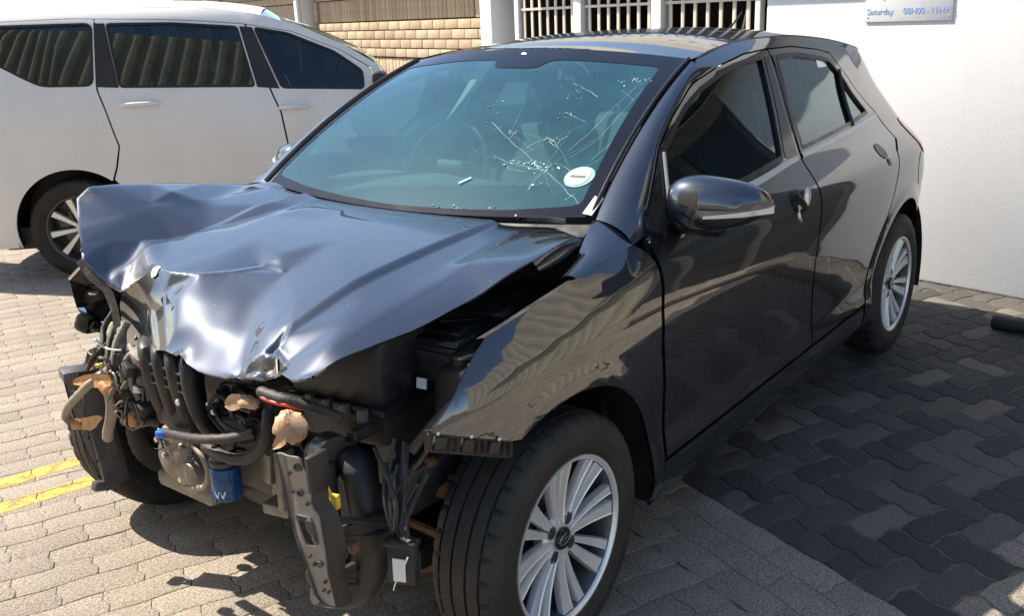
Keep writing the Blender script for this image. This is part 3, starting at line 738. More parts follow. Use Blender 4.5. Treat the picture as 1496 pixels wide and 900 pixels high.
for s in (-1, 1):
    sf = body(s); o3 = (0, s, 0); left = s < 0
    fe = panel('front_fender', FENDER if left else FENDER_R, sf, PAINT, car, out=o3, step=.024); shell.append(fe)
    fd = panel('front_door', FDOOR, sf, PAINT, car, holes=[FWIN], out=o3, step=.028)
    rd = panel('rear_door', RDOOR, sf, PAINT, car, holes=[RWIN], out=o3, step=.028)
    qp = panel('quarter_panel', QUARTER, sf, PAINT, car, out=o3, step=.028)
    si = panel('sill', SILL, sf, PAINT, car, out=o3, step=.03)
    shell += [fd, rd, qp, si]
    grow = lambda poly, k: [tuple(np.mean(poly, 0) + (np.array(p) - np.mean(poly, 0))*k) for p in poly]
    panel('window', grow(FWIN, 1.03), sf, GLASS_S, fd, out=o3, off=-.009, flange=0)
    panel('window', grow(RWIN, 1.03), sf, GLASS_S, rd, out=o3, off=-.009, flange=0)
    # black window surround, pillar covers, quarter light bar
    panel('window_seal', offset(FWIN, .003), sf, BLACKC, fd, holes=[offset(FWIN, -.011)], out=o3, off=.0015, flange=.01, step=.02)
    panel('window_seal', offset(RWIN, .003), sf, BLACKC, rd, holes=[offset(RWIN, -.011)], out=o3, off=.0015, flange=.01, step=.02)
    panel('pillar_cover', [(1.432, 1.030), (1.52, 1.17), (1.608, 1.352), (1.652, 1.352), (1.638, 1.302), (1.574, 1.122), (1.540, 1.012)], sf, GREYP if False else GLOSSB, fd, out=o3, off=.002, flange=.003, step=.025)
    panel('pillar_cover', [(1.598, 1.030), (1.655, 1.20), (1.712, 1.352), (1.683, 1.352), (1.678, 1.302), (1.612, 1.122), (1.572, 1.016)], sf, GLOSSB, rd, out=o3, off=.002, flange=.003, step=.025)
    MB().tube([(2.212 + .167*t, s*(float(car_y(2.212 + .167*t, 1.050 + .205*t)) - .001), 1.050 + .205*t) for t in np.linspace(0, 1, 9)], .0085, 8, 1).build('quarter_light_bar', BLACKC, rd)
    # thin pale line round the top of the windows
    for nm, par, top in (('window_trim', fd, [(.675, 1.165), (.80, 1.229), (.989, 1.303), (1.212, 1.341), (1.45, 1.363), (1.60, 1.366)]), ('window_trim', rd, [(1.735, 1.363), (1.936, 1.360), (2.20, 1.337), (2.325, 1.317)])):
        pass
    rowt = []
    tt = [(.585, 1.008), (.80, .998), (1.083, .994), (1.30, 1.004), (1.418, 1.013), (1.608, 1.021), (1.9, 1.030), (2.212, 1.041), (2.45, 1.052), (2.565, 1.057)]
    fx = pchip([p[0] for p in tt], [p[1] for p in tt])
    for a, b, par in ((.585, 1.532, fd), (1.576, 2.566, rd)):
        xs = np.linspace(a, b, 30); rows = []
        for x in xs:
            zc = float(fx(x)); r = []
            for dz, of in ((-.009, -.002), (-.008, .004), (0, .006), (.008, .004), (.009, -.002)):
                r.append((x, s*(float(car_y(x, zc + dz)) + of), zc + dz))
            rows.append(r)
        mb = MB().loft(rows, False, False); mb.build('belt_trim', TRIM, par)
    # inner trims
    panel('door_card', [(x, min(z, .985)) for x, z in FDOOR if z < 1.06], sf, INNER, fd, out=o3, off=-.07, flange=0, step=.06)
    panel('door_card', [(x, min(z, 1.0)) for x, z in RDOOR if z < 1.06], sf, INNER, rd, out=o3, off=-.07, flange=0, step=.06)
    panel('frame_lining', FDOOR, sf, INNER, fd, holes=[FWIN], out=o3, off=-.022, flange=0, step=.06)
    panel('frame_lining', RDOOR, sf, INNER, rd, holes=[RWIN], out=o3, off=-.022, flange=0, step=.06)
    # A pillar between windscreen edge and door frame
    fr = [(.362, .963), (.43, .975), (.47, 1.010), (.56, 1.078), (.667, 1.164), (.80, 1.233), (.985, 1.309), (1.06, 1.322)]
    fr = np.array(fr); tl = np.r_[0, np.cumsum(np.hypot(*np.diff(fr, axis=0).T))]; tl /= tl[-1]
    rows = []
    for t in np.linspace(0, 1, 24):
        x = np.interp(t, tl, fr[:, 0]); z = np.interp(t, tl, fr[:, 1]); P1 = np.array([x, s*(float(car_y(x, z)) - .001), z])
        P0 = np.array(wind(1.0 if left else 0.0, t)); r = []
        for q in np.linspace(0, 1, 9):
            p = P0*(1-q) + P1*q; p = p + np.array([-.25, s*.72, .55])*.024*(1 - (2*q-1)**2)*(1 - .5*t); r.append(tuple(p))
        rows.append(r)
    MB().loft(rows).build('front_pillar', PAINT, car)
    la = [wind(1.0 if left else 0.0, 0.0), (.31, s*.688, .987), (.24, s*.712, .958), (.12, s*.735, .925)]; lb_ = [(x, s*(float(car_y(x, z)) - .001), z) for x, z in ((.362, .963), (.30, .957), (.215, .947), (.117, .933))]
    rows = [[tuple(np.array(a, float)*(1-q) + np.array(b_, float)*q + np.array([0, s*.35, .9])*.010*4*q*(1-q)) for q in np.linspace(0, 1, 7)] for a, b_ in zip(la, lb_)]
    MB().loft(rows).build('cowl_side', PAINT, car)
    shell.append(car.children[-1] if False else None)
    # door handles: the front one is broken out, the rear recess is dark
    def disc_on(x, z, rx, rz, off, n=20): return [(x + rx*math.cos(2*math.pi*i/n), z + rz*math.sin(2*math.pi*i/n)) for i in range(n)]
    hx, hz = 1.345, .905
    h = panel('handle_recess', disc_on(hx, hz, .060, .037, 0), sf, GLOSSB, fd, out=o3, off=.0025, flange=.004, step=.012)
    if left:
        b = MB(); y = float(car_y(hx, hz))
        b.ell((hx + .062, -y - .001, hz + .004), .022, .012, .036, 14); b.build('lock_barrel', SATIN, fd)
        b = MB(); b.box((hx - .010, -y - .004, hz - .032), (.046, .012, .036), (0, .5, 0), bev=.005); b.tube([(hx - .02, -y - .004, hz - .015), (hx - .026, -y - .012, hz - .045), (hx - .012, -y - .012, hz - .062)], .0055, 8, 3); b.build('broken_bracket', SATIN, fd)
    hx, hz = 2.29, .932
    h = panel('handle_recess', disc_on(hx, hz + .010, .042, .028, 0), sf, BLACKC, rd, out=o3, off=.0025, flange=.004, step=.012)
    h = panel('handle_hole', disc_on(hx + .018, hz - .034, .016, .014, 0), sf, BLACKC, rd, out=o3, off=.0025, flange=.004, step=.008)
    # tail lamp
    tl_ = panel('tail_lamp', TAIL, sf, REDLENS, qp, out=o3, off=.004, flange=.010, step=.025)
    if left:
        panel('fuel_flap', [(2.83 + .075*math.cos(2*math.pi*i/24), .80 + .075*math.sin(2*math.pi*i/24)) for i in range(24)], sf, PAINT, qp, out=o3, off=.0015, flange=.003, step=.02)
    # wheel wells and inner body
    for xc, a0, a1 in ((0., -12, 112), (AXLE_R, -15, 195)):
        b = MB(); rows = []
        for i in range(25):
            a = rad(a0 + (a1-a0)*i/24); r_ = ARCH + .022
            rows.append([(xc + r_*math.cos(a), s*yy, HUB_Z + r_*math.sin(a)) for yy in (.832, .80, .70, .58, .50)])
        b.loft(rows); b.build('wheel_arch_liner', BLACK, car)
        rows = [(xc + (ARCH + .022)*math.cos(rad(a0 + (a1-a0)*i/24)), s*.52, HUB_Z + (ARCH + .022)*math.sin(rad(a0 + (a1-a0)*i/24))) for i in range(25)]
        b = MB(); b._add(rows + [(xc, s*.52, HUB_Z - .05)], [(i, i+1, 25) for i in range(24)]); b.build('inner_arch', BLACK, car, smooth=False)
    # mirrors
    m_ = MB(); rows = []
    cx, cy, cz = (.555, s*.925, 1.045) if left else (.665, s*.858, 1.045)
    NS = 22
    for i in range(NS + 1):
        t = i/NS; yy = -.130 + .262*t                # inboard to outboard
        e = (1 - abs(2*t - 1)**2.6)**.5
        hz_ = (.083 - .020*t)*(e*.93 + .07*(0 < t < 1)) ; hx_ = (.066 - .018*t)*(e*.92 + .08*(0 < t < 1))
        sweep = .050*t*t; lift = .004 - .018*t*(1-t)
        if not left: hz_ *= .85; yy = yy*.75
        row = []
        for k in range(28):
            a = 2*math.pi*k/28; ca, sa = math.cos(a), math.sin(a)
            px_ = -abs(ca)**.8*hx_*1.25 if ca > 0 else abs(ca)**.5*hx_*.55
            pz_ = (abs(sa)**.85)*(1 if sa > 0 else -1)*hz_
            row.append((cx + sweep + px_, cy + s*yy, cz + lift + pz_ + (-.012*t if sa > 0 else .010*t)))
        rows.append(row)
    m_.loft(rows, True, True); mir = m_.build('side_mirror', PAINT, car, angle=60)
    b = MB(); b.tube([(cx + .06, s*.775, cz - .050), (cx + .030, s*.815, cz - .062), (cx + .012, s*.87, cz - .066), (cx + .010, s*.94, cz - .064)], [.040, .032, .030, .022], 14, 4)
    b.build('mirror_foot', GLOSSB, mir)
    rows = []
    for i in range(13):
        t = i/12; yy = -.005 + .135*t; sweep = .050*((yy+.13)/.262)**2; tt_ = (yy + .13)/.262; hx_ = (.066 - .018*tt_)*max(.12, (1 - abs(2*tt_-1)**2.6))**.5
        xf = cx + sweep - hx_*1.22 - .004; z0 = cz - .026 + .014*t; hh = .0045 + .006*t
        rows.append([(xf + .012, cy + s*yy, z0 - hh), (xf - .001, cy + s*yy, z0 - hh*.7), (xf - .001, cy + s*yy, z0 + hh*.7), (xf + .012, cy + s*yy, z0 + hh)])
    rows.append([(cx + .055, cy + s*.139, cz - .020), (cx + .04, cy + s*.139, cz - .020), (cx + .04, cy + s*.139, cz - .002), (cx + .055, cy + s*.139, cz - .002)])
    b = MB(); b.loft(rows, False, False); b.build('turn_signal', CLEAR, mir)
    panel('mirror_base', [(.445, .985), (.50, 1.022), (.60, 1.095), (.585, 1.02), (.575, .985), (.50, .965)], sf, BLACKC, fd, out=o3, off=.003, flange=.006, step=.02)
    b = MB(); b.tube([(.60, s*(float(car_y(.60, 1.02)) + .004), 1.02), (.672, s*(float(car_y(.672, 1.148)) + .004), 1.148)], .006, 6, 2); b.build('quarter_trim', SATIN, fd)
shell = [x for x in shell if x]
# roof
rows = []
for i in range(33):
    q = i/32; r = []
    for j in range(41):
        s_ = -1 + 2*j/40
        xs0 = 1.033 + .05*s_*s_; x = xs0 + (2.93 - xs0)*q; zr = float(Z_RAIL(x)); yr = float(car_y(x, zr)) - .003
        crown = .040 + .004*math.sin(math.pi*q)
        z = zr + crown*(1 - abs(s_)**2.3) + .0005
        yy = -s_*yr
        if q == 0: xx, yy, z = [float(t) for t in wind((s_+1)/2, 1.0)]; x = xx; z -= .012
        r.append((x, yy, z))
    rows.append(r)
rows.insert(1, [(p[0] - .002, p[1]*1.003, p[2] + .016) for p in rows[0]])
MB().loft(rows).build('roof', PAINT, car, angle=70)
for s in (-1, 1):       # roof ditch strips
    xs = np.linspace(1.10, 2.9, 40)
    MB().tube([(x, s*(float(car_y(x, float(Z_RAIL(x)))) - .004), float(Z_RAIL(x)) + .001) for x in xs], .0045, 6, 1).build('roof_strip', BLACKC, car)
b = MB(); b.tube([(2.55, .0, 1.405), (2.60, 0, 1.43), (2.72, 0, 1.50)], [.012, .006, .002], 8, 3); b.build('aerial', BLACKC, car)
# tailgate and rear end
rows = []
for z in (.22, .30, .40, .5, .6, .7, .8, .9, .98, 1.05, 1.12, 1.18, 1.24, 1.28):
    xe = float(X_END(z)) - .014; ye = float(car_y(xe, z)) - .002
    rows.append([(xe + .07*(1 - s_**2), -s_*ye, z) for s_ in np.linspace(-1, 1, 21)])
rows.append([(2.955 + .06*(1 - s_**2), -s_*float(car_y(2.955, 1.30)), 1.296 + .04*(1 - abs(s_)**2.3)) for s_ in np.linspace(-1, 1, 21)])
tg = MB().loft(rows).build('tailgate', PAINT, car)
rw = [[(r[j][0] + .006, r[j][1]*.86, r[j][2]) for j in range(2, 19)] for r in rows[9:14]]
MB().loft(rw).build('rear_window', GLASS_S, tg)
# underbody, floor, firewall, dashboard
b = MB(); b.box((1.30, 0, .235), (2.0, 1.36, .10)); b.box((2.75, 0, .30), (.75, 1.02, .12)); b.build('underbody', BLACK, car, smooth=False)
b = MB(); b.box((.37, 0, .60), (.06, 1.42, .66)); b.box((.34, 0, .955), (.16, 1.30, .03)); fw = b.build('firewall', BLACK, car, smooth=False)
for s in (-1, 1):
    b = MB(); b.box((.05, s*.50, .66), (.62, .06, .36)); b.cyl((.03, s*.52, .80), .115, .10, 'Z', 20, .01); b.box((.06, s*.64, .79), (.56, .16, .014), (0, .10, 0)); b.box((-.05, s*.56, .50), (.50, .09, .11), bev=.01)
    b.build('inner_wing', DSTEEL, car)
# dashboard
rows = []
for i in range(9):
    t = i/8; x = .40 + .52*t; z = .955 + .030*math.sin(t*2.6) - .0*t
    rows.append([(x + .03*abs(s_), -s_*(.66 + .03*t), z + .02*math.exp(-((s_ + .52)/.22)**2)*t) for s_ in np.linspace(-1, 1, 21)])
rows.append([(.94, p[1], .80) for p in rows[-1]]); rows.append([(.86, p[1], .55) for p in rows[-2]])
MB().loft(rows).build('dashboard', INNER, car, angle=60)
b = MB(); pts = []
for k in range(25):
    a = 2*math.pi*k/24; pts.append(Vector((.98, .36, .985)) + Vector((-.38*math.sin(a)*.185*-1, math.cos(a)*.185, math.sin(a)*.165)))
b.tube(pts, .0155, 10, 2, False); b.ell((.955, .36, .98), .03, .07, .06); b.box((.965, .36, .98), (.02, .32, .03)); b.box((.955, .36, .93), (.02, .035, .12)); b.tube([(.9, .36, .95), (.97, .36, .975)], .03, 10, 1)
b.build('steering_wheel', BLACKC, car)
b = MB(); b.box((.935, .36, 1.005), (.10, .30, .05), (0, .3, 0), bev=.02); b.build('instrument_hood', INNER, car)
def seat(x, y, rear=False):
    b = MB(); w_ = .50
    b.box((x, y, .52), (.50, w_, .16), (0, -.12, 0), bev=.05); b.box((x + .33, y, .80), (.15, w_*.94, .60), (0, .33, 0), bev=.055)
    b.box((x + .315, y - .2, .76), (.19, .07, .46), (0, .33, 0), bev=.03); b.box((x + .315, y + .2, .76), (.19, .07, .46), (0, .33, 0), bev=.03)
    st = b.build('seat', CLOTH, car)
    b = MB(); b.box((x + .455, y, 1.175), (.11, .26, .17), (0, .25, 0), bev=.045); b.tube([(x + .43, y - .06, 1.04), (x + .45, y - .06, 1.12)], .007, 6, 1); b.tube([(x + .43, y + .06, 1.04), (x + .45, y + .06, 1.12)], .007, 6, 1)
    b.build('headrest', CLOTH, st)
seat(1.22, .36); seat(1.22, -.36)
b = MB(); b.box((2.02, 0, .52), (.46, 1.22, .16), (0, -.1, 0), bev=.05); b.box((2.34, 0, .78), (.16, 1.22, .56), (0, .38, 0), bev=.05); rs = b.build('rear_seat', CLOTH, car)
for y in (-.38, .38):
    b = MB(); b.box((2.46, y, 1.09), (.10, .27, .14), (0, .25, 0), bev=.04); b.build('headrest', CLOTH, rs)
for s in (-1, 1):
    b = MB(); b.loft([[(1.50, s*.60, 1.24), (1.54, s*.60, 1.24)], [(1.46, s*.66, 1.05), (1.505, s*.66, 1.05)], [(1.43, s*.66, .80), (1.475, s*.66, .80)]]); b.build('seat_belt', BELT, car)
rows = []
for i in range(13):
    x = 1.13 + 1.75*i/12; zr = float(Z_RAIL(x)) - .03; yr = float(car_y(x, zr)) - .02
    rows.append([(x, -s_*yr, zr + .035*(1 - abs(s_)**2.3)) for s_ in np.linspace(-1, 1, 15)])
MB().loft(rows).build('headlining', LINER, car)
b = MB(); b.box((1.03, .0, 1.335), (.03, .22, .065), (0, .3, 0), bev=.012); b.tube([(1.03, 0, 1.36), (.99, 0, 1.395)], .012, 8, 2); b.build('rear_view_mirror', BLACKC, car)
# windscreen
wo3 = (-.45, 0, .9); WS = (1.32, .84)
ws_out = rnd([(.004, .004), (.996, .004), (.996, .997), (.004, .997)], .02)
wind_ = lambda a, b_: wind(a, b_)
ws = panel('windscreen', ws_out, wind_, GLASS_W, car, out=wo3, off=.003, flange=0, step=.04, scale=WS)
panel('screen_border', rnd([(.003, .003), (.997, .003), (.997, .998), (.003, .998)], .02), wind_, FRIT, ws, holes=[rnd([(.028, .055), (.2, .036), (.5, .024), (.8, .032), (.964, .055), (.955, .5), (.945, .900), (.72, .905), (.62, .90), (.60, .83), (.45, .83), (.43, .90), (.28, .905), (.05, .89)], .03)], out=wo3, off=.0045, flange=.003, step=.04, scale=WS)
def wn(a, b_): return np.array([float(q) for q in wind(a, b_)])
WNRM = np.array([-.45, 0, .893])
# cracks: fine branching lines of broken glass
CR = [[(0.620, 0.459), (0.704, 0.369), (0.776, 0.291), (0.844, 0.212)], [(0.844, 0.212), (0.899, 0.148), (0.940, 0.092), (0.967, 0.049), (0.985, 0.042)],
      [(0.844, 0.212), (0.858, 0.254), (0.885, 0.238), (0.910, 0.201)], [(0.844, 0.212), (0.834, 0.178), (0.829, 0.146), (0.831, 0.120)], [(0.704, 0.369), (0.703, 0.407), (0.708, 0.419)], [(0.763, 0.329), (0.771, 0.348), (0.786, 0.368), (0.799, 0.384), (0.815, 0.378), (0.840, 0.335)],
      [(0.844, 0.212), (0.795, 0.230), (0.739, 0.253), (0.692, 0.284)], [(0.796, 0.537), (0.830, 0.511), (0.848, 0.496), (0.865, 0.481)], [(0.749, 0.742), (0.780, 0.711), (0.817, 0.681), (0.849, 0.647)],
      [(0.869, 0.318), (0.894, 0.419), (0.907, 0.545), (0.917, 0.667), (0.941, 0.776)], [(0.887, 0.283), (0.920, 0.382), (0.938, 0.522), (0.948, 0.714)], [(0.936, 0.275), (0.963, 0.388), (0.970, 0.526)], [(0.934, 0.240), (0.971, 0.324), (0.984, 0.501)],
      [(0.813, 0.366), (0.831, 0.345), (0.835, 0.379), (0.846, 0.399)], [(0.744, 0.229), (0.769, 0.214), (0.798, 0.210)], [(0.924, 0.076), (0.934, 0.098), (0.938, 0.111)]]
rng = random.Random(3)
for ci, line in enumerate(CR):
    b = MB(); P = []
    for i in range(len(line) - 1):
        for k in range(3):
            t = k/3; P.append((line[i][0]*(1-t) + line[i+1][0]*t + rng.uniform(-.003, .003), line[i][1]*(1-t) + line[i+1][1]*t + rng.uniform(-.004, .004)))
    P.append(line[-1])
    faint = 9 <= ci <= 12
    b.tube([wn(*p) + WNRM*.0040 for p in P], [(.00022 if faint else .00032)*rng.uniform(.7, 1.5) for _ in P], 4, 1)
    b.build('crack', CHALK, ws, smooth=False)
rng2 = random.Random(8)
imp = [(0.844, 0.212), (0.813, 0.370), (0.700, 0.395)]
for ki, (ca, cb) in enumerate(imp):
    for k in range((7, 4, 3)[ki]):
        a = 2*math.pi*(k + rng2.uniform(-.35, .35))/(7, 4, 3)[ki]; L_ = rng2.uniform(.10, .34)*(1, .6, .5)[ki]; p = np.array([ca, cb]); P = [p.copy()]
        for q in range(7):
            a += rng2.gauss(0, .16); p = p + np.array([math.cos(a), math.sin(a)*1.4])*L_/7
            if not (.05 < p[0] < .95 and .08 < p[1] < .88): break
            P.append(p.copy())
        if len(P) < 3: continue
        b = MB(); b.tube([wn(*p) + WNRM*.0040 for p in P], [.00017*(1 - .5*i/len(P)) for i in range(len(P))], 4, 1); b.build('crack', CHALK, ws, smooth=False)
b = MB()                                       # crushed glass crumbs along the impact band
for cx_, cy_, sx_, sy_, n in ((770, 240, 42, 5, 60), (796, 246, 18, 9, 40), (750, 196, 8, 4, 16), (805, 206, 18, 5, 26), (925, 118, 20, 9, 22), (700, 150, 5, 20, 10), (860, 150, 30, 30, 12), (775, 275, 10, 12, 10), (820, 160, 20, 12, 10), (665, 310, 25, 3, 12)):
    for _ in range(n):
        CRUMB.append((rng.gauss(cx_, sx_*.5), rng.gauss(cy_, sy_*.5))) if False else None
crumb_c = [((0.789, 0.250), .030, .008, 46), ((0.839, 0.229), .016, .014, 32), ((0.697, 0.403), .008, .006, 12), ((0.812, 0.374), .018, .008, 18), ((0.907, 0.769), .022, .020, 20), ((0.808, 0.534), .02, .02, 8), ((0.795, 0.650), .03, .03, 8), ((0.831, 0.136), .01, .02, 8), ((0.722, 0.033), .05, .006, 14), ((0.585, 0.541), .03, .08, 8)]
for (a, q), da, dq, n in crumb_c:
    for _ in range(n):
        a_ = a + rng.gauss(0, da); q_ = min(max(q + rng.gauss(0, dq), .03), .97); r_ = rng.uniform(.0012, .0032)*(1.4 if rng.random() < .15 else 1)
        c = wn(a_, q_) + WNRM*.0048; b.box(c, (r_*rng.uniform(.7, 2.2), r_*rng.uniform(.7, 2), r_*.6), (rng.random()*3, rng.random()*.4, rng.random()*3))
o = b.build('glass_crumbs', CHALK, ws, smooth=False); o['kind'] = 'stuff'
def disc_w(c, ra, rb, n=24): return [(c[0] + ra*math.cos(2*math.pi*i/n), c[1] + rb*math.sin(2*math.pi*i/n)) for i in range(n)]
dc = (0.930, 0.189)
panel('licence_disc', disc_w(dc, .0325, .050), wind_, DISC2, ws, out=wo3, off=.0052, flange=.002, step=.02, scale=WS)
panel('licence_disc_paper', disc_w((dc[0] - .003, dc[1]), .0265, .042), wind_, DISC, ws, out=wo3, off=.0066, flange=.001, step=.02, scale=WS)
panel('printed_mark', [(dc[0] - .021, dc[1] - .004), (dc[0] + .013, dc[1] - .008), (dc[0] + .014, dc[1] + .002), (dc[0] - .020, dc[1] + .006)], wind_, GREYP, ws, out=wo3, off=.0078, flange=0, step=.02, scale=WS)
c = wn(*(0.992, 0.048)) + WNRM*.008
b = MB(); b.box((0, 0, 0), (.075, .026, .002)); o = b.build('paper_tag', LABEL, ws, smooth=False); o.matrix_local = Matrix.Translation(c) @ Matrix.Rotation(rad(12), 4, 'X') @ Matrix.Rotation(rad(-26), 4, 'Y') @ Matrix.Rotation(rad(8), 4, 'Z')
for (p, q) in (((0.675, 0.167), (0.652, 0.138)),):
    b = MB(); b.tube([wn(*p) + WNRM*.005, wn(*q) + WNRM*.005], .004, 6, 1); b.build('glass_smear', CHALK, ws)
for s in (-1, 1):
    e = [wn((1 - s)/2 + s*.004, t) + WNRM*.006 for t in np.linspace(.0, 1, 14)]
    MB().tube([tuple(p) for p in e], .0095 if s > 0 else .006, 8, 1).build('screen_seal', BLACKC, ws)
# wipers and cowl
b = MB(); rows = []
for s_ in np.linspace(-1, 1, 25):
    rows.append([(.215 + .085*s_*s_, -s_*.64, .925), (.25 + .085*s_*s_, -s_*.65, .945 + .012*s_*s_), (.30 + .088*s_*s_, -s_*.662, .978 + .022*s_*s_)])
b.loft(rows); b.build('cowl_panel', BLACKC, car)
b = MB(); b.tube([(0.320, -0.497, 1.012), (0.330, -0.556, 1.012), (0.324, -0.621, 1.014)], .007, 8, 3); b.cyl((0.350, -0.444, 1.003), .011, .016, 'Z', 12, .003); b.build('wiper_arm', BLACKC, car)

# ---------------------------------------------------------------- wheels
def tyre_mesh():
    half = [(.076, .203), (.088, .214), (.0955, .235), (.0975, .252), (.0978, .2525), (.0975, .256), (.0955, .276), (.0955, .2775), (.091, .293), (.0845, .304), (.076, .3105), (.060, .3135), (.0594, .3075), (.0540, .3075), (.0535, .3140), (.0235, .3150), (.0230, .3080), (.0172, .3080), (.0167, .3152)]
    prof = half + [(-y, r) for y, r in half[::-1]]; n = 216; rows = []
    for k in range(n):
        a = 2*math.pi*k/n; row = []
        for y, r in prof:
            rr = r; ay = abs(y); side = 1 if y > 0 else -1
            ph = k + (3 if side > 0 else 0)
            if .058 < ay < .086 and ph % 6 == 0: rr -= .0070
            if .024 < ay < .050 and r > .31 and (ph + 2) % 6 == 0: rr -= .0050
            row.append((rr*math.cos(a), y, rr*math.sin(a)))
        rows.append(row)
    rows.append(rows[0]); m_ = MB(); m_.loft(rows); o = m_.build('tyre', RUBBER, None, angle=35); me = o.data; bpy.data.objects.remove(o); return me
TYRE = tyre_mesh()
def spoke_set(arms, per, r0, r1, w0, w1, half_deg, h0, h1, th):
    b = MB()
    for k in range(arms):
        for s in ((-1, 1) if per == 2 else (0,)):
            ac = 2*math.pi*k/arms + rad(90); rows = []
            for i in range(9):
                t = i/8; r = r0 + (r1 - r0)*t; ang = ac + s*rad(half_deg)*(1.15 - .15*t if per == 2 else 1)
                u = Vector((math.cos(ang), 0, math.sin(ang))); v = Vector((-math.sin(ang), 0, math.cos(ang)))
                wd = (w0 + (w1 - w0)*t**1.3)*(1.18 if s > 0 else .80 if s < 0 else 1.); y = h0 + (h1 - h0)*t - .006*math.sin(math.pi*t)
                prof = [(-wd*.50, y - th), (-wd*.49, y - .006), (-wd*.42, y), (-wd*.33, y - .0022), (wd*.33, y - .0022), (wd*.42, y), (wd*.49, y - .006), (wd*.50, y - th)]
                rows.append([u*r + v*p + Vector((0, q, 0)) for p, q in prof])
            b.loft(rows, False, True)
    return b
def wheel_proto():
    b = MB(); b.lathe([(.150, -.085), (.200, -.085), (.208, -.080), (.196, -.070), (.190, .03), (.197, .066), (.199, .080), (.208, .090), (.2125, .0905), (.2135, .086)], n=72)
    me = {}
    def grab(o): d = o.data; bpy.data.objects.remove(o); return d
    me['wheel'] = grab(b.build('wheel', ALLOYD, None)); b = MB(); b.lathe([(.199, .072), (.201, .084), (.208, .0905), (.2128, .091), (.2137, .086)], n=72); me['rim_edge'] = grab(b.build('rim_edge', ALLOY, None))
    b = spoke_set(8, 2, .040, .203, .019, .0375, 8.0, .062, .082, .020)
    b.lathe([(.0005, .058), (.036, .060), (.060, .058), (.066, .050), (.067, .025)], n=48)
    me['spokes'] = grab(b.build('spokes', ALLOY, None, angle=25))
    b = MB()
    b = MB(); b.lathe([(.0005, .0), (.135, .0), (.14, -.004), (.14, -.018), (.0005, -.02)], n=48); b.box((.09, -.01, .07), (.11, .06, .08), bev=.015); b.lathe([(.14, -.03), (.192, -.03)], n=48); me['brake_disc'] = grab(b.build('brake_disc', ALLOYD, None))
    b = MB(); b.cyl((0, .064, 0), .0285, .012, 'Y', 36, .003); me['centre_cap'] = grab(b.build('centre_cap', GLOSSB, None))
    b = MB(); b.tube([(.0215*math.cos(a), .0705, .0135*math.sin(a)) for a in (2*math.pi*i/28 for i in range(29))], .0009, 6, 1, False); ring = b.build('emblem', CHROME, None)
    t = text_mesh('emblem', 'KIA', .0165, CHROME, None, Matrix(((-1, 0, 0, 0), (0, 0, 1, .0703), (0, 1, 0, 0), (0, 0, 0, 1))), .0006)
    bm = bmesh.new(); bm.from_mesh(ring.data); bm.from_mesh(t.data); bm.to_mesh(ring.data); bm.free(); bpy.data.objects.remove(t); me['emblem'] = grab(ring)
    b = MB(); b.cyl((0, .056, 0), .0115, .014, 'Y', 6); b.lathe([(.012, .062), (.0165, .0605), (.0165, .05)], n=18); me['wheel_nut'] = grab(b.build('wheel_nut', DSTEEL, None, smooth=False))
    return me
WM = wheel_proto()
def car_wheel(parent, x, y, z, s, spin, meshes=None):
    """s = -1: outer face looks to -y"""
    me = meshes or WM
    M = Matrix.Translation((x, y, z)) @ (Matrix.Rotation(math.pi, 4, 'Z') if s < 0 else Matrix.Identity(4)) @ Matrix.Rotation(spin, 4, 'Y')
    wh = link('wheel', me['wheel'], None, parent); wh.matrix_local = M
    for nm in ('spokes', 'rim_edge', 'brake_disc', 'centre_cap', 'emblem'):
        if nm in me: link(nm, me[nm], None, wh)
    link('tyre', me.get('tyre', TYRE), RUBBER, wh)
    if 'wheel_nut' in me:
        for k in range(4):
            o = link('wheel_nut', me['wheel_nut'], None, wh); a = rad(45 + 90*k); o.location = (.050*math.cos(a), 0, .050*math.sin(a))
    return wh
for x, s, sp in ((0., -1, .12), (AXLE_R, -1, .5), (0., 1, .3), (AXLE_R, 1, .2)):
    car_wheel(car, x + (-.05 if x == 0 and s > 0 else 0), s*.748, HUB_Z, s, sp)

# ---------------------------------------------------------------- crumpled bonnet
ZC = pchip([-.75, -.5, -.3, -.1, .1, .25, .40], [.85, .903, .940, .966, .984, .994, 1.000])
def hood_base(x, y):
    x = np.asarray(x, float); ay = np.abs(np.asarray(y, float))
    z = ZC(x) - .011*sstep(.378, .414, ay) - .011*np.clip((ay - .40)/.17, 0, 1) - (.030 - .03*np.clip(x, -.5, .1))*(np.hypot(np.clip((ay - .555)/.145, -.3, 1.3), .12) + np.clip((ay - .555)/.145, -.3, 1.3))*.5
    return z
SHARP = []          # ridge polylines
HP = []             # control points
def ridge(*pts): HP.extend(pts); SHARP.append(pts)
def lin(a, b, n): return [tuple(np.array(a)*(1-t) + np.array(b)*t) for t in np.linspace(0, 1, n)]
ridge(*lin((-0.378, 0.500, 0.978), (-0.019, 0.600, 1.053), 5), (0.165, 0.690, 1.040))
ridge(*lin((-0.378, 0.500, 0.978), (-0.149, 0.429, 0.948), 4), *lin((-0.149, 0.429, 0.948), (0.099, 0.337, 0.980), 4)[1:])
HP.extend([(0.189, 0.254, 0.996), (0.333, 0.680, 1.012), (-0.034, 0.700, 1.074), (-0.156, 0.700, 1.091), (0.042, 0.523, 1.005)])
ridge((-0.221, 0.700, 1.092), (-0.269, 0.690, 1.066), (-0.323, 0.600, 1.021), (-0.378, 0.500, 0.978))
ridge((-0.378, 0.500, 0.978), (-0.413, 0.440, 0.946), (-0.387, 0.380, 0.878), (-0.376, 0.335, 0.860))
ridge((-0.376, 0.335, 0.860), (-0.388, 0.230, 0.910), (-0.341, 0.218, 0.937))
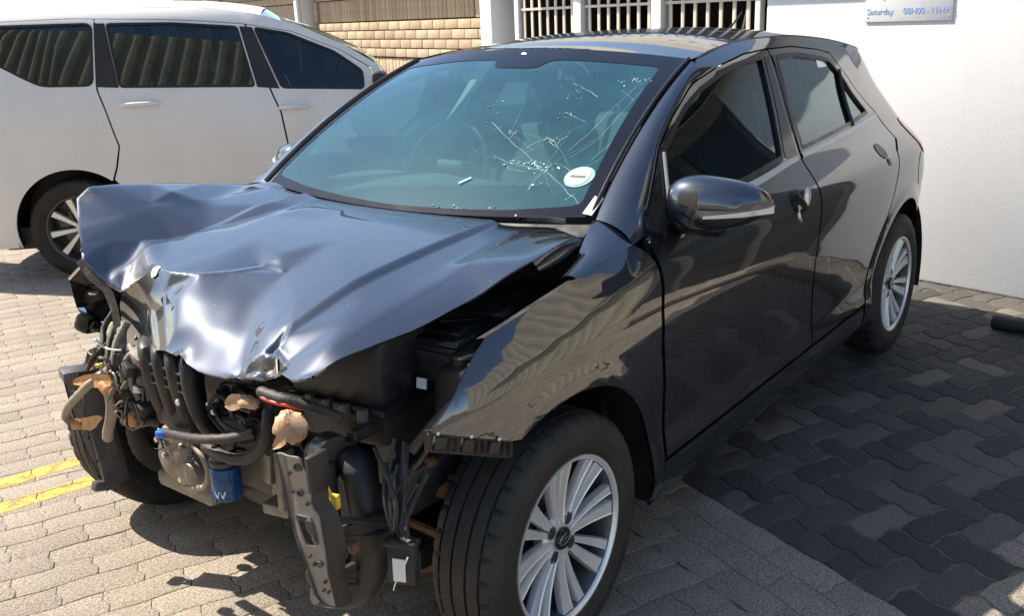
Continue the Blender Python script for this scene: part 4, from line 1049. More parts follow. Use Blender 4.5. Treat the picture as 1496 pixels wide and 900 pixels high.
FOLD_R = [(-0.341, 0.218, 0.937), (-0.345, 0.194, 0.925), (-0.378, 0.135, 0.887), (-0.430, 0.061, 0.841), (-0.490, -0.029, 0.800)]
ridge(*FOLD_R)
ridge((-0.341, 0.218, 0.937), (-0.347, 0.133, 0.937), (-0.326, 0.048, 0.936), (-0.265, -0.008, 0.936), (-0.203, -0.037, 0.936), (-0.189, -0.061, 0.936), (-0.203, -0.130, 0.934), (-0.255, -0.219, 0.928), (-0.329, -0.318, 0.917), (-0.390, -0.375, 0.903), (-0.435, -0.404, 0.890), (-0.465, -0.409, 0.872))
for r_, l_ in (((-0.345, 0.101, 0.937), (-0.507, -0.106, 0.798)), ((-0.313, 0.038, 0.936), (-0.520, -0.223, 0.796)), ((-0.260, -0.016, 0.936), (-0.520, -0.310, 0.800)), ((-0.197, -0.062, 0.936), (-0.520, -0.351, 0.804)), ((-0.274, -0.247, 0.925), (-0.495, -0.348, 0.835))):
    for t, bl in ((.33, .010), (.66, .013)): HP.append(tuple(np.array(r_)*(1-t) + np.array(l_)*t+ np.array([-.5, 0, .85])*bl))
ridge((-0.465, -0.409, 0.872), (-0.455, -0.393, 0.832), (-0.485, -0.429, 0.802))
ridge((-0.515, -0.338, 0.798), (-0.495, -0.348, 0.835), (-0.470, -0.373, 0.856), (-0.465, -0.409, 0.872))
HP.extend([(-0.515, -0.182, 0.793), (-0.500, -0.486, 0.849), (-0.530, -0.531, 0.841)])
ridge((-0.465, -0.409, 0.872), (-0.481, -0.460, 0.853), (-0.522, -0.537, 0.845))
RIDGE_LIP = [(-0.343, 0.194, 0.937), (-0.347, 0.133, 0.937), (-0.326, 0.048, 0.936), (-0.265, -0.008, 0.936), (-0.203, -0.037, 0.936), (-0.189, -0.061, 0.936), (-0.196, -0.115, 0.934)]
# undamaged left part follows the pressed shape
for u in (-.02, .12, .26):
    for v in (-.5, -.3, -.1, .1): HP.append((u, v, float(hood_base(u, v))))
HP.extend([(0.311, -0.700, 0.996), (0.184, -0.700, 1.000), (0.063, -0.700, 0.980), (-0.015, -0.685, 0.957), (-0.095, -0.670, 0.930), (0.176, -0.600, 0.982), (0.395, -0.620, 0.987)])
for u, v in ((-.12, -.25), (-.12, -.5), (-.25, -.45), (-.25, -.58), (-.25, -.66), (-.36, -.5), (-.36, -.62), (-.45, -.55), (-.47, -.62), (-.55, -.60), (-.15, -.05), (-.10, .12), (-.04, .28), (.1, .3), (.22, .3), (.36, .3), (.36, 0.), (.36, -.4), (-.3, -.74)): HP.append((u, v, float(hood_base(u, v))))
for u_, v_, z_ in ((0.165, 0.690, 1.040), (-0.034, 0.700, 1.074), (-0.156, 0.700, 1.091), (-0.221, 0.700, 1.092), (-0.269, 0.690, 1.066), (0.333, 0.680, 1.012)): HP.append((u_ + .0, v_ + .07, z_))
HPa = np.array(HP); Dv = HPa[:, 2] - hood_base(HPa[:, 0], HPa[:, 1])
GXh = np.arange(-.78, .50, .005); GYh = np.arange(-.86, .86, .005)
def hood_field():
    pts = [Vector((p[0], p[1])) for p in HPa]
    ed = []
    idx = {tuple(np.round(p[:2], 4)): i for i, p in enumerate(HPa)}
    for ln in SHARP:
        for a, b in zip(ln[:-1], ln[1:]): ed.append((idx[tuple(np.round(a[:2], 4))], idx[tuple(np.round(b[:2], 4))]))
    r = delaunay_2d_cdt(pts, ed, [], 0, 1e-6)
    V = np.array([tuple(v) for v in r[0]]); orig = r[3]
    val = np.zeros(len(V))
    for i, o in enumerate(orig):
        if len(o): val[i] = np.mean([Dv[k] for k in o])
        else: val[i] = np.interp(0, [0], [0]) + Dv[np.argmin(np.hypot(*(HPa[:, :2] - V[i]).T))]
    X, Y = np.meshgrid(GXh, GYh, indexing='ij'); D = np.full(X.shape, np.nan)
    for f in r[2]:
        a, b, c = V[list(f)]; det = (b[0]-a[0])*(c[1]-a[1]) - (c[0]-a[0])*(b[1]-a[1])
        if abs(det) < 1e-9: continue
        i0, i1 = np.searchsorted(GXh, [min(a[0], b[0], c[0]), max(a[0], b[0], c[0])]); j0, j1 = np.searchsorted(GYh, [min(a[1], b[1], c[1]), max(a[1], b[1], c[1])])
        if i1 <= i0 or j1 <= j0: continue
        x, y = X[i0:i1, j0:j1], Y[i0:i1, j0:j1]
        l1 = ((b[0]-x)*(c[1]-y) - (c[0]-x)*(b[1]-y))/det; l2 = ((c[0]-x)*(a[1]-y) - (a[0]-x)*(c[1]-y))/det; l3 = 1 - l1 - l2
        k = (l1 > -1e-6) & (l2 > -1e-6) & (l3 > -1e-6); q = l1*val[f[0]] + l2*val[f[1]] + l3*val[f[2]]
        D[i0:i1, j0:j1][k] = q[k]
    bad = np.argwhere(np.isnan(D))
    for i, j in bad: D[i, j] = Dv[np.argmin((HPa[:, 0] - GXh[i])**2 + (HPa[:, 1] - GYh[j])**2)]
    def blur(A, sg):
        n = int(3*sg/.005) + 1; k = np.exp(-.5*(np.arange(-n, n+1)*.005/sg)**2); k /= k.sum()
        for ax in (0, 1):
            P = np.pad(A, [(n, n) if q == ax else (0, 0) for q in (0, 1)], mode='edge')
            A = sum(w_*np.take(P, range(i, i + A.shape[ax]), axis=ax) for i, w_ in enumerate(k))
        return A
    rp = np.array([np.array(a[:2])*(1-t) + np.array(b[:2])*t for ln in SHARP for a, b in zip(ln[:-1], ln[1:]) for t in np.linspace(0, 1, 8)])
    dist = np.full(X.shape, 9.)
    for p in rp: dist = np.minimum(dist, np.hypot(X - p[0], Y - p[1]))
    wgt = np.exp(-(dist/.032)**2)
    D = wgt*blur(D, .0045) + (1-wgt)*blur(D, .0165)
    lip = np.array([np.array(a[:2])*(1-t) + np.array(b[:2])*t for a, b in zip(RIDGE_LIP[:-1], RIDGE_LIP[1:]) for t in np.linspace(0, 1, 12)]); dl = np.full(X.shape, 9.)
    for p in lip: dl = np.minimum(dl, np.hypot(X - p[0], Y - p[1]))
    return D + .0035*np.exp(-(dl/.009)**2)
HD = hood_field()
def hood_d(x, y):
    fx = np.clip((np.asarray(x, float) - GXh[0])/.005, 1, len(GXh) - 3); fy = np.clip((np.asarray(y, float) - GYh[0])/.005, 1, len(GYh) - 3)
    i = fx.astype(int); j = fy.astype(int); tx = fx - i; ty = fy - j
    def cw(t): return (-.5*t + t*t - .5*t**3, 1 - 2.5*t*t + 1.5*t**3, .5*t + 2*t*t - 1.5*t**3, -.5*t*t + .5*t**3)
    wx, wy = cw(tx), cw(ty); r = 0
    for a in range(4):
        for b in range(4): r = r + wx[a]*wy[b]*HD[i + a - 1, j + b - 1]
    return r
def hood_s(x, y): return (x, y, hood_base(x, y) + hood_d(x, y))
HOOD = [(.255, -.700), (.18, -.702), (.07, -.700), (-.02, -.680), (-.095, -.668), (-.20, -.652), (-.29, -.638), (-.385, -.612), (-.46, -.590), (-.520, -.572),
        (-0.525, -0.551, 0.842)[:2], (-0.525, -0.525, 0.838)[:2], (-0.498, -0.444, 0.808)[:2], (-0.510, -0.403, 0.807)[:2], (-0.525, -0.353, 0.804)[:2], (-0.522, -0.276, 0.800)[:2], (-0.520, -0.190, 0.796)[:2], (-0.507, -0.106, 0.798)[:2], (-0.492, -0.032, 0.802)[:2], (-0.432, 0.058, 0.842)[:2], (-0.380, 0.132, 0.888)[:2], (-0.347, 0.191, 0.926)[:2], (-0.341, 0.218, 0.937)[:2], (-0.384, 0.237, 0.908)[:2], (-0.376, 0.335, 0.860)[:2], (-0.387, 0.380, 0.878)[:2], (-0.412, 0.442, 0.945)[:2],
        (-0.375, 0.505, 0.977)[:2], (-0.321, 0.603, 1.020)[:2], (-0.268, 0.692, 1.066)[:2], (-0.219, 0.703, 1.091)[:2], (-.156, .703), (-.034, .702), (.08, .697), (.165, .692), (.28, .690), (.345, .680)]
HOOD += [(.288 + .075*abs(y_/.66)**2, y_) for y_, q in ((.60, .88), (.45, .66), (.3, .44), (.15, .22), (0, 0), (-.15, .22), (-.3, .44), (-.45, .66), (-.57, .80))]
hood = panel('bonnet', HOOD, hood_s, PAINT, car, out=(0, 0, 1), step=.008, flange=.005)
panel('bonnet_underside', [(x*.99, y*.985) for x, y in HOOD], hood_s, DSTEEL, hood, out=(0, 0, 1), off=-.007, flange=0, step=.03)
# steep fold of the front edge, turned down between the two dents
fl = [(-0.376, 0.335, 0.860), (-0.365, 0.375, 0.817), (-0.350, 0.410, 0.750), (-0.344, 0.430, 0.691)]
fl = np.array(fl); fr_ = np.array(FOLD_R)
def alongp(P, t):
    d = np.r_[0, np.cumsum(np.linalg.norm(np.diff(P, axis=0), axis=1))]; d /= d[-1]; return np.array([np.interp(t, d, P[:, i]) for i in range(3)])
top = np.array([(-0.376, 0.335, 0.860), (-0.386, 0.234, 0.909), (-0.341, 0.218, 0.937)])
rows = []
for t in np.linspace(0, 1, 22):
    L_, R_ = alongp(fl, t), alongp(fr_, t); row = []
    for q in np.linspace(0, 1, 22):
        p = L_*(1 - q) + R_*q
        if t < .5: p = p + (alongp(top, q) - (fl[0]*(1 - q) + fr_[0]*q))*(1 - t/.5)
        dent = .010*math.sin(math.pi*q)*math.sin(math.pi*min(1, t*1.1)) - .009*math.exp(-((q - .55 - .25*t)/.05)**2)*float(sstep(.35, .7, t))
        row.append(tuple(p + np.array([.9, .3, 0])*dent))
    rows.append(row)
MB().loft(rows).build('bonnet_fold', PAINT, hood, angle=75)
# torn bare edges and folded corner flap
def hp(x, y, dz=0.): return (x, y, float(hood_base(x, y) + hood_d(x, y)) + dz)
def scrap(pts_lists, nm, m=None):
    b = MB(); b.loft(pts_lists, False, False); return b.build(nm, m or BAREM, hood, smooth=False)
rg = random.Random(11)
q0, q1 = np.array((-0.472, -0.420, 0.870)[:2]), np.array((-0.493, -0.441, 0.810)[:2])
tp = [q0 + (q1 - q0)*t + np.array([0, -.002 + rg.uniform(-.002, .002)]) for t in np.linspace(0, 1, 9)] + [q0 + (q1 - q0)*t + np.array([0, .006 + .020*t + rg.uniform(-.005, .005)]) for t in np.linspace(1, 0, 14)]
panel('torn_edge', [tuple(p) for p in tp], hood_s, PRIMER, hood, out=(0, 0, 1), off=.0016, flange=.001, step=.008)
panel('torn_edge', [tuple(q0 + (q1 - q0)*t + np.array([0, .001])) for t in np.linspace(0, 1, 9)] + [tuple(q0 + (q1 - q0)*t + np.array([0, -.0035 + rg.uniform(-.001, .001)])) for t in np.linspace(1, 0, 12)], hood_s, BAREM, hood, out=(0, 0, 1), off=.003, flange=.001, step=.004)
b = MB(); c0 = np.array((-0.340, 0.211, 0.936)[:2])
panel('chipped_paint', [tuple(c0 + np.array([-.006, -.006]) + np.array([math.cos(a)*.015, math.sin(a)*.010])*(1 + rg.uniform(-.3, .3))) for a in (2*math.pi*k/16 for k in range(16))], hood_s, BAREM, hood, out=(0, 0, 1), off=.0016, flange=.001, step=.005)
rows = []
E0 = np.array([.065, -.700]); E1 = np.array([.253, -.700])
for i in range(15):
    t = i/14; p = E0 + (E1 - E0)*t; top = np.array(hp(p[0], p[1], -.001)); dep = .034 + .014*math.sin(t*3.0) - .022*t**3
    rows.append([tuple(top), tuple(top + np.array([.002, -.012, -dep*.35])), tuple(top + np.array([.006 + .02*math.sin(t*5)*.3, -.014, -dep*.75])), tuple(top + np.array([.006, -.004, -dep]))])
MB().loft(rows).build('folded_corner', PAINT, hood, angle=60)
rows = []
lip = [(-0.409, 0.447, 0.948), (-0.404, 0.415, 0.913), (-0.385, 0.384, 0.877), (-0.386, 0.362, 0.855), (-0.389, 0.345, 0.817), (-0.397, 0.330, 0.767)]
for i, p in enumerate(lip):
    p = np.array(p); rows.append([tuple(p + np.array([.004, .004, .003])), tuple(p + np.array([-.012, .012 + .006*(i % 2), -.010])), tuple(p + np.array([.006, .022 + .006*(i % 2), -.030]))])
MB().loft(rows).build('crumpled_lip', PRIMER, hood, smooth=False)

# ---------------------------------------------------------------- bared front end
def sheet(nm, outline, origin, ux, uy, th, m, parent=car, holes=(), bend=None, step=.02):
    """a pressed steel plate: outline in its own plane, with holes and folded edge"""
    O, U, Vv = (np.array(q, float) for q in (origin, ux, uy)); U = U/np.linalg.norm(U); Vv = Vv/np.linalg.norm(Vv); N = np.cross(U, Vv)
    def sf(a, b):
        a = np.asarray(a, float); b = np.asarray(b, float); d = bend(a, b) if bend else 0*a
        return tuple(O[i] + U[i]*a + Vv[i]*b + N[i]*d for i in range(3))
    return panel(nm, outline, sf, m, parent, holes=holes, step=step, flange=th, out=tuple(N))
def circ(x, y, r, ry=None, n=12): return [(x + r*math.cos(2*math.pi*i/n), y + (ry or r)*math.sin(2*math.pi*i/n)) for i in range(n)]
b = MB(); b.box(np.array((-0.500, -0.556, 0.524)), (.03, .07, .28), (0, 0, .15), bev=.01); b.build('dark_backing', BLACK, car)  # added black box, so the holes of the bracket read dark
# left bumper bracket: plate seen almost face on
A_, B_, C_ = (np.array(q) for q in ((-0.660, -0.629, 0.765), (-0.660, -0.707, 0.791), (-0.640, -0.622, 0.441)))
U_ = B_ - A_; V_ = C_ - A_; Lh = np.linalg.norm(V_)
U_ = np.array([.16, -.985, 0.]); V_ = V_/Lh
outl = rnd([(.0, .0), (.062, -.004), (.078, .05), (.070, .10), (.086, .115), (.092, .19), (.086, .25), (.092, Lh), (.065, Lh + .004), (.045, Lh - .012), (.030, Lh*.66), (.008, Lh*.42), (.006, .10)], .008)
holes = [circ(.050, .022, .009), rnd([(.028, Lh*.385), (.066, Lh*.385), (.076, Lh*.565), (.044, Lh*.575)], .008), circ(.045, Lh*.24, .0075), circ(.024, Lh*.25, .004), circ(.060, Lh*.30, .004), circ(.070, Lh*.70, .0075), circ(.055, Lh*.715, .0045), circ(.048, Lh*.66, .0035), circ(.074, Lh*.83, .0035), circ(.066, Lh*.90, .003), circ(.078, Lh*.90, .003), circ(.026, .04, .0035)]
br = sheet('bumper_bracket', outl, A_, U_, V_, .004, STEEL, holes=holes, bend=lambda a, b: .005*np.exp(-((a - .012)/.012)**2) + .003*np.sin(b*26), step=.008)
b = MB(); rows = []
for t in np.linspace(0, 1, 14):
    e = np.array([np.interp(t*Lh, [0, .05, .10, .12, .19, .25, Lh], [.062, .078, .070, .086, .092, .086, .092]), t*Lh])
    p = A_ + U_*e[0] + V_*e[1]; rows.append([tuple(p), tuple(p + np.array([.014, -.010, .0])), tuple(p + np.array([.034, -.012 + .004*math.sin(t*9), .002]))])
b.loft(rows); b.build('side_flange', BLACK, br, angle=60)
b = MB(); pt = A_ + U_*.03; b.box(A_ + U_*.07 + np.array([.02, -.010, -.03]), (.05, .014, .075), (0, 0, .05), bev=.004); b.build('top_flange', BLACK, br)
# right bracket, dark and bent away
A2, C2 = np.array((-0.446, 0.600, 0.595)), np.array((-0.465, 0.545, 0.254)); V2_ = C2 - A2; L2 = np.linalg.norm(V2_); V2_ /= L2
U2_ = np.array([.30, -.95, .05])
outl = rnd([(0, 0), (.060, -.006), (.066, .06), (.050, .11), (.060, .18), (.072, L2*.8), (.070, L2), (.036, L2 + .004), (.016, L2*.7), (.004, .10)], .008)
br2 = sheet('bumper_bracket', outl, A2, U2_, V2_, .004, GRAPHITE, holes=[circ(.022, .05, .007), circ(.035, L2*.55, .006), circ(.030, L2*.42, .0045), circ(.045, L2*.75, .004), circ(.042, L2*.48, .006)], bend=lambda a, b: .010*np.exp(-((a - .03)/.015)**2) + .02*(b/L2)**2, step=.010)
br2['label'] = 'dark bent bumper bracket on the far side of the engine bay'
b = MB(); rows = []
for t in np.linspace(0, 1, 12):
    p = A2 + U2_/np.linalg.norm(U2_)*np.interp(t*L2, [0, .06, .11, .18, L2*.8, L2], [.060, .066, .050, .060, .072, .070]) + V2_*t*L2 - np.cross(U2_, V2_)*.02*t*t*0; rows.append([tuple(p), tuple(p + np.array([.05, -.004, .01])), tuple(p + np.array([.075, .004, .01]))])
b.loft(rows); b.build('side_flange', GRAPHITE, br2, angle=60)
b = MB(); b.box(np.array((-0.419, 0.590, 0.593)), (.07, .075, .030), (0, .1, -.3), bev=.006); b.build('top_flange', GRAPHITE, br2)
b = MB(); b.box(np.array((-0.444, 0.510, 0.269)), (.04, .028, .028), (0, .3, 0), bev=.004); b.build('lower_flange', GRAPHITE, br2)
# engine: lumpy castings, sump, gearbox
def lump(nm, blobs, m, parent=car, seed=1, n=18):
    b = MB(); r_ = random.Random(seed)
    for c, sx, sy, sz, rot in blobs: b.ell(c, sx, sy, sz, n, rot)
    return b.build(nm, m, parent, angle=80)
def castbox(nm, items, m, parent=car):
    b = MB()
    for c, size, rot in items: b.box(c, size, rot, bev=min(size)*.18)
    return b.build(nm, m, parent)
ec = np.array((-0.340, 0.251, 0.378))
b = MB()
b.lathe([(.0005, -.075), (.06, -.07), (.088, -.045), (.100, 0.0), (.103, .05), (.12, .055), (.12, .075), (.0005, .08)], ec + np.array([.06, .02, .0]), 'X', 28)
b.lathe([(.0005, -.07), (.045, -.066), (.062, -.03), (.066, .05)], ec + np.array([.03, -.10, -.015]), 'X', 24)
for a in range(9):
    t = rad(40*a); b.cyl(ec + np.array([.118, .02 + .104*math.cos(t), .104*math.sin(t)]), .007, .03, 'X', 8)
for dy, dz in ((.03, .05), (-.05, .06), (-.06, -.06)): b.cyl(ec + np.array([.0, dy, dz]), .009, .04, 'X', 12, .003)
b.box(ec + np.array([.03, -.02, .075]), (.09, .16, .035), (0, 0, .1), bev=.01); b.box(ec + np.array([.08, .0, -.09]), (.16, .26, .05), bev=.015)
eng = b.build('gearbox_casting', CAST, car, angle=45)
for k, (dy, dz) in enumerate(((.035, .012), (-.03, -.045), (.06, .055))):
    b = MB(); b.cyl(ec + np.array([-.016, dy, dz]), .008, .015, 'X', 6); b.build('bolt', SATIN, eng, smooth=False)
b = MB(); b.box((-.10, -.08, .42), (.36, .60, .20), bev=.03); b.box((-.08, -.05, .66), (.34, .56, .34), bev=.03); b.box((-.10, -.08, .30), (.30, .40, .10), bev=.03); b.build('engine_block', BLACK, car)
b = MB(); b.box((.16, .0, .50), (.2, 1.2, .5), bev=.02); b.box((-.05, 0, .25), (.30, 1.05, .07), (0, 0, 0), bev=.02);  b.build('subframe', BLACK, car)
gx = np.array((-0.380, -0.215, 0.470))
castbox('timing_cover', [(gx + np.array([.09, .0, -.03]), (.10, .11, .14), (.2, 0, .1)), (gx + np.array([.03, .02, .03]), (.05, .035, .11), (.15, 0, 0)), (gx + np.array([.02, -.035, .0]), (.05, .022, .15), (-.1, .1, 0)), (gx + np.array([.03, .0, -.085]), (.07, .08, .03), (0, 0, .2))], CAST)
# intake manifold: four bent runners with cross ribs
man = empty('intake_manifold', parent=car)
P0 = [(-0.475, 0.059, 0.781), (-0.440, 0.111, 0.635), (-0.375, 0.157, 0.527)]
rib_pts = []
pr_ = [[(214, 508), (224, 560), (246, 612)], [(234, 512), (243, 566), (268, 620)], [(254, 520), (262, 572), (288, 626)], [(276, 532), (282, 580), (306, 632)], [(300, 545), (306, 588), (326, 634)]]
RUN = [[(-0.400, 0.213, 0.751), (-0.455, 0.121, 0.757), (-0.450, 0.121, 0.673), (-0.415, 0.151, 0.578), (-0.340, 0.221, 0.478)],
       [(-0.400, 0.152, 0.758), (-0.455, 0.064, 0.759), (-0.450, 0.064, 0.674), (-0.415, 0.096, 0.580), (-0.340, 0.156, 0.486)],
       [(-0.400, 0.092, 0.759), (-0.455, 0.007, 0.758), (-0.450, 0.009, 0.675), (-0.415, 0.036, 0.583), (-0.340, 0.100, 0.490)],
       [(-0.400, 0.034, 0.748), (-0.455, -0.053, 0.751), (-0.450, -0.047, 0.673), (-0.415, -0.022, 0.585), (-0.340, 0.045, 0.496)]]
for r_ in RUN:
    b = MB(); b.tube(r_, [.020, .0215, .021, .020, .017], 12, 4); b.build('runner', BLACK, man)
for i in range(3):
    for k in range(3):
        t = (.25, .55, .85)[k]; pa = np.array(RUN[i][1])*(1-t) + np.array(RUN[i][2])*t; pb_ = np.array(RUN[i+1][1])*(1-t) + np.array(RUN[i+1][2])*t
        b = MB(); mid = (pa + pb_)/2 + np.array([-.010, 0, 0]); b.box(mid, (.012, .034, .005)); b.build('cross_rib', GREYP, man, smooth=False)
b = MB(); b.cyl(np.array((-0.474, -0.018, 0.661)), .0085, .008, 'X', 14, .002); b.build('bolt', SATIN, man)
b = MB(); b.box(np.array((-0.400, 0.086, 0.664)), (.06, .16, .24), (0, .1, 0), bev=.02); b.build('plenum', BLACK, man)
# oil filter
fo = np.array((-0.420, -0.091, 0.448))
b = MB(); b.lathe([(.0005, -.046), (.030, -.046), (.036, -.041), (.0375, -.035), (.0375, .036), (.034, .042), (.0005, .043)], fo, 'Z', 32)
for k in range(14):
    a = 2*math.pi*k/14; b.box(fo + np.array([.036*math.cos(a), .036*math.sin(a), -.030]), (.006, .006, .026), (0, 0, a))
flt = b.build('oil_filter', BLUE, car)
b = MB(); b.lathe([(.030, .043), (.034, .048), (.036, .060), (.031, .064), (.034, .078), (.026, .082), (.024, .11)], fo, 'Z', 28); b.build('filter_neck', DSTEEL, flt)
b = MB(); a0 = rad(205)
for dx, dz, r_ in ((-.011, .001, .5), (-.004, .002, -.5), (.004, .001, .5), (.011, .003, -.4)):
    a = a0 + dx/.0375; b.box(fo + np.array([.0380*math.cos(a), .0380*math.sin(a), -.024 + dz]), (.0012, .0035, .019), (r_, 0, a))
b.build('printed_mark', SIGNW, flt, smooth=False)
# pale pipe, hoses
def hose(nm, pts, r, m, parent=car, **kw):
    b = MB(); b.tube(pts, r, kw.pop('n', 10), kw.pop('sub', 5), True, kw.get('rib', 0.)); return b.build(nm, m, parent, angle=60)
hose('coolant_pipe', [(-0.430, 0.017, 0.521), (-0.440, -0.033, 0.505), (-0.440, -0.048, 0.467), (-0.430, -0.010, 0.414), (-0.420, 0.055, 0.383), (-0.400, 0.137, 0.354)], .0075, HOSE)
hose('radiator_hose', [(-0.460, 0.090, 0.549), (-0.475, -0.040, 0.573), (-0.475, -0.127, 0.591), (-0.460, -0.202, 0.608), (-0.440, -0.261, 0.629)], .0115, LOOM, rib=.12)
hose('radiator_hose', [(-0.440, -0.053, 0.540), (-0.450, -0.127, 0.542), (-0.450, -0.189, 0.544), (-0.440, -0.238, 0.560), (-0.430, -0.272, 0.593), (-0.420, -0.281, 0.633), (-0.400, -0.268, 0.670)], .014, LOOM, rib=.06)
hose('vacuum_hose', [(-0.420, -0.080, 0.641), (-0.430, -0.117, 0.619), (-0.430, -0.162, 0.607), (-0.420, -0.200, 0.602)], .005, LOOM)
b = MB(); b.box(np.array((-0.470, 0.086, 0.550)), (.02, .028, .018), (0, 0, .3), bev=.004); b.build('connector', BLUEC, car)
b = MB(); b.box(np.array((-0.420, -0.082, 0.549)), (.03, .075, .022), (.1, 0, 0), bev=.003); b.build('yellowed_pad', HOSE, car)
# tape wrapped hose ends
def wad(nm, c, r, m, seed, parent=car, st=(1, 1, 1), tail=None):
    rr = random.Random(seed); b = MB(); c = np.array(c); n = 20; rows = []
    for i in range(n//2 + 1):
        t = min(max(math.pi*i/(n//2), .05), math.pi - .05); row = []
        for k in range(n):
            a = 2*math.pi*k/n; q = r*(1 + .10*math.sin(3*a + 2.1*t + seed) + .05*math.sin(7*a + 5*t) + rr.uniform(-.06, .06))
            row.append(c + np.array([q*math.sin(t)*math.cos(a)*st[0], q*math.sin(t)*math.sin(a)*st[1], q*math.cos(t)*st[2]]))
        rows.append(row)
    b.loft(rows, True, True)
    if tail is not None:
        T = [np.array(q) for q in tail]
        b.loft([[q + np.array([0, 0, w_]), q + np.array([.004, 0, 0]), q - np.array([0, 0, w_])] for q, w_ in zip(T, (.016, .020, .017, .010, .004))])
    return b.build(nm, m, parent, angle=42)
wad('taped_hose_end', (-0.550, -0.541, 0.754), .042, TAPE2, 3, st=(.7, 1.0, .78), tail=[(-0.570, -0.566, 0.762), (-0.580, -0.556, 0.751), (-0.580, -0.538, 0.735), (-0.580, -0.523, 0.722), (-0.580, -0.513, 0.712)])
wad('taped_hose_end', (-0.500, -0.336, 0.743), .026, TAPE2, 8, st=(.6, 1.2, .55), tail=[(-0.510, -0.326, 0.747), (-0.510, -0.296, 0.737), (-0.510, -0.279, 0.730), (-0.510, -0.269, 0.726), (-0.510, -0.263, 0.723)])
wad('taped_hose_end', (-0.500, 0.260, 0.649), .026, TAPE, 5, st=(.7, 1.1, .75), tail=[(-0.510, 0.220, 0.680), (-0.510, 0.290, 0.665), (-0.510, 0.345, 0.652), (-0.510, 0.394, 0.640), (-0.510, 0.418, 0.631)])
wad('taped_hose_end', (-0.500, 0.460, 0.497), .020, TAPE, 6, st=(.7, 1.1, .75), tail=[(-0.510, 0.415, 0.512), (-0.510, 0.370, 0.523), (-0.510, 0.337, 0.538), (-0.510, 0.313, 0.552), (-0.510, 0.297, 0.558)])
wad('taped_hose_end', (-0.440, 0.277, 0.534), .028, TAPE, 9, st=(.7, .75, 1.1))
hose('ac_pipe', [(-0.480, 0.309, 0.667), (-0.510, 0.330, 0.645), (-0.520, 0.388, 0.601), (-0.520, 0.444, 0.561), (-0.515, 0.482, 0.522), (-0.510, 0.475, 0.505)], .011, HOSE, rib=.10)
hose('ac_pipe', [(-0.480, 0.294, 0.627), (-0.475, 0.299, 0.586), (-0.465, 0.335, 0.534), (-0.450, 0.393, 0.474), (-0.440, 0.420, 0.442)], .015, HOSE)
hose('fog_hose', [(-0.440, 0.235, 0.533), (-0.430, 0.194, 0.543), (-0.420, 0.167, 0.538)], .013, LOOM)
# wiring bundle at the far corner, many separate looms
rw_ = random.Random(21)
lo = [[(-0.400, 0.287, 0.795), (-0.430, 0.298, 0.745), (-0.450, 0.303, 0.693), (-0.460, 0.353, 0.635)], [(-0.360, 0.422, 0.790), (-0.390, 0.433, 0.748), (-0.420, 0.401, 0.703), (-0.440, 0.419, 0.647)], [(-0.400, 0.321, 0.770), (-0.430, 0.293, 0.717), (-0.450, 0.326, 0.669), (-0.470, 0.367, 0.643)], [(-0.380, 0.380, 0.774), (-0.420, 0.359, 0.731), (-0.450, 0.327, 0.688), (-0.450, 0.294, 0.644)],
      [(-0.430, 0.191, 0.749), (-0.450, 0.211, 0.729), (-0.460, 0.238, 0.690), (-0.450, 0.258, 0.632)], [(-0.430, 0.209, 0.738), (-0.450, 0.144, 0.724), (-0.450, 0.171, 0.670), (-0.440, 0.240, 0.617)], [(-0.420, 0.257, 0.740), (-0.450, 0.183, 0.716), (-0.460, 0.211, 0.673), (-0.440, 0.224, 0.605)], [(-0.410, 0.377, 0.728), (-0.430, 0.398, 0.703), (-0.440, 0.431, 0.676), (-0.440, 0.464, 0.637)]]
for i, ln in enumerate(lo):
    hose('wiring_loom', ln, (.010, .008, .012, .007, .009, .006, .008, .005)[i], GLOOM if i in (0, 2, 4, 6) else LOOM, rib=.10)
for i in range(55):
    c0 = np.array((-0.440, 0.285, 0.664)) + np.array([rw_.gauss(0, .02), rw_.gauss(0, .045), rw_.gauss(0, .05)]); pts = [c0]
    for k in range(4): pts.append(pts[-1] + np.array([rw_.gauss(0, .012), rw_.gauss(0, .020), rw_.gauss(-.008, .022)]))
    hose('wire', pts, rw_.choice([.0022, .003, .004]), rw_.choice([LOOM, LOOM, GLOOM, GLOOM, BLACKC, SATIN]), n=6, sub=3)
for px, m_, sz in (((-0.450, 0.373, 0.671), YELLOW, (.014, .024, .012)), ((-0.460, 0.138, 0.743), GLOOM, (.04, .045, .03)), ((-0.470, 0.186, 0.704), BLACK, (.03, .04, .03)), ((-0.455, 0.156, 0.675), GREYP, (.03, .03, .025)), ((-0.450, 0.272, 0.606), BLACK, (.04, .05, .035)), ((-0.430, 0.444, 0.678), BLACK, (.03, .02, .04)), ((-0.430, 0.216, 0.576), BLACK, (.05, .05, .05)), ((-0.450, 0.282, 0.706), GREYP, (.025, .02, .03)), ((-0.455, 0.196, 0.644), SATIN, (.022, .03, .018))):
    b = MB(); b.box(np.array(px), sz, (rw_.uniform(-.5, .5), rw_.uniform(-.4, .4), rw_.uniform(-.5, .5)), bev=.004); b.build('connector', m_, car)
for i in range(4):
    b = MB(); c0 = np.array((-0.430, 0.431, 0.665)); b.tube([c0 + np.array([0, .01*i, .02]), c0 + np.array([-.01, .012*i - .01, 0]), c0 + np.array([0, .01*i - .02, -.025])], .0018, 5, 3); b.build('wire', [RED, BLACKC, RED, LOOM][i], car)
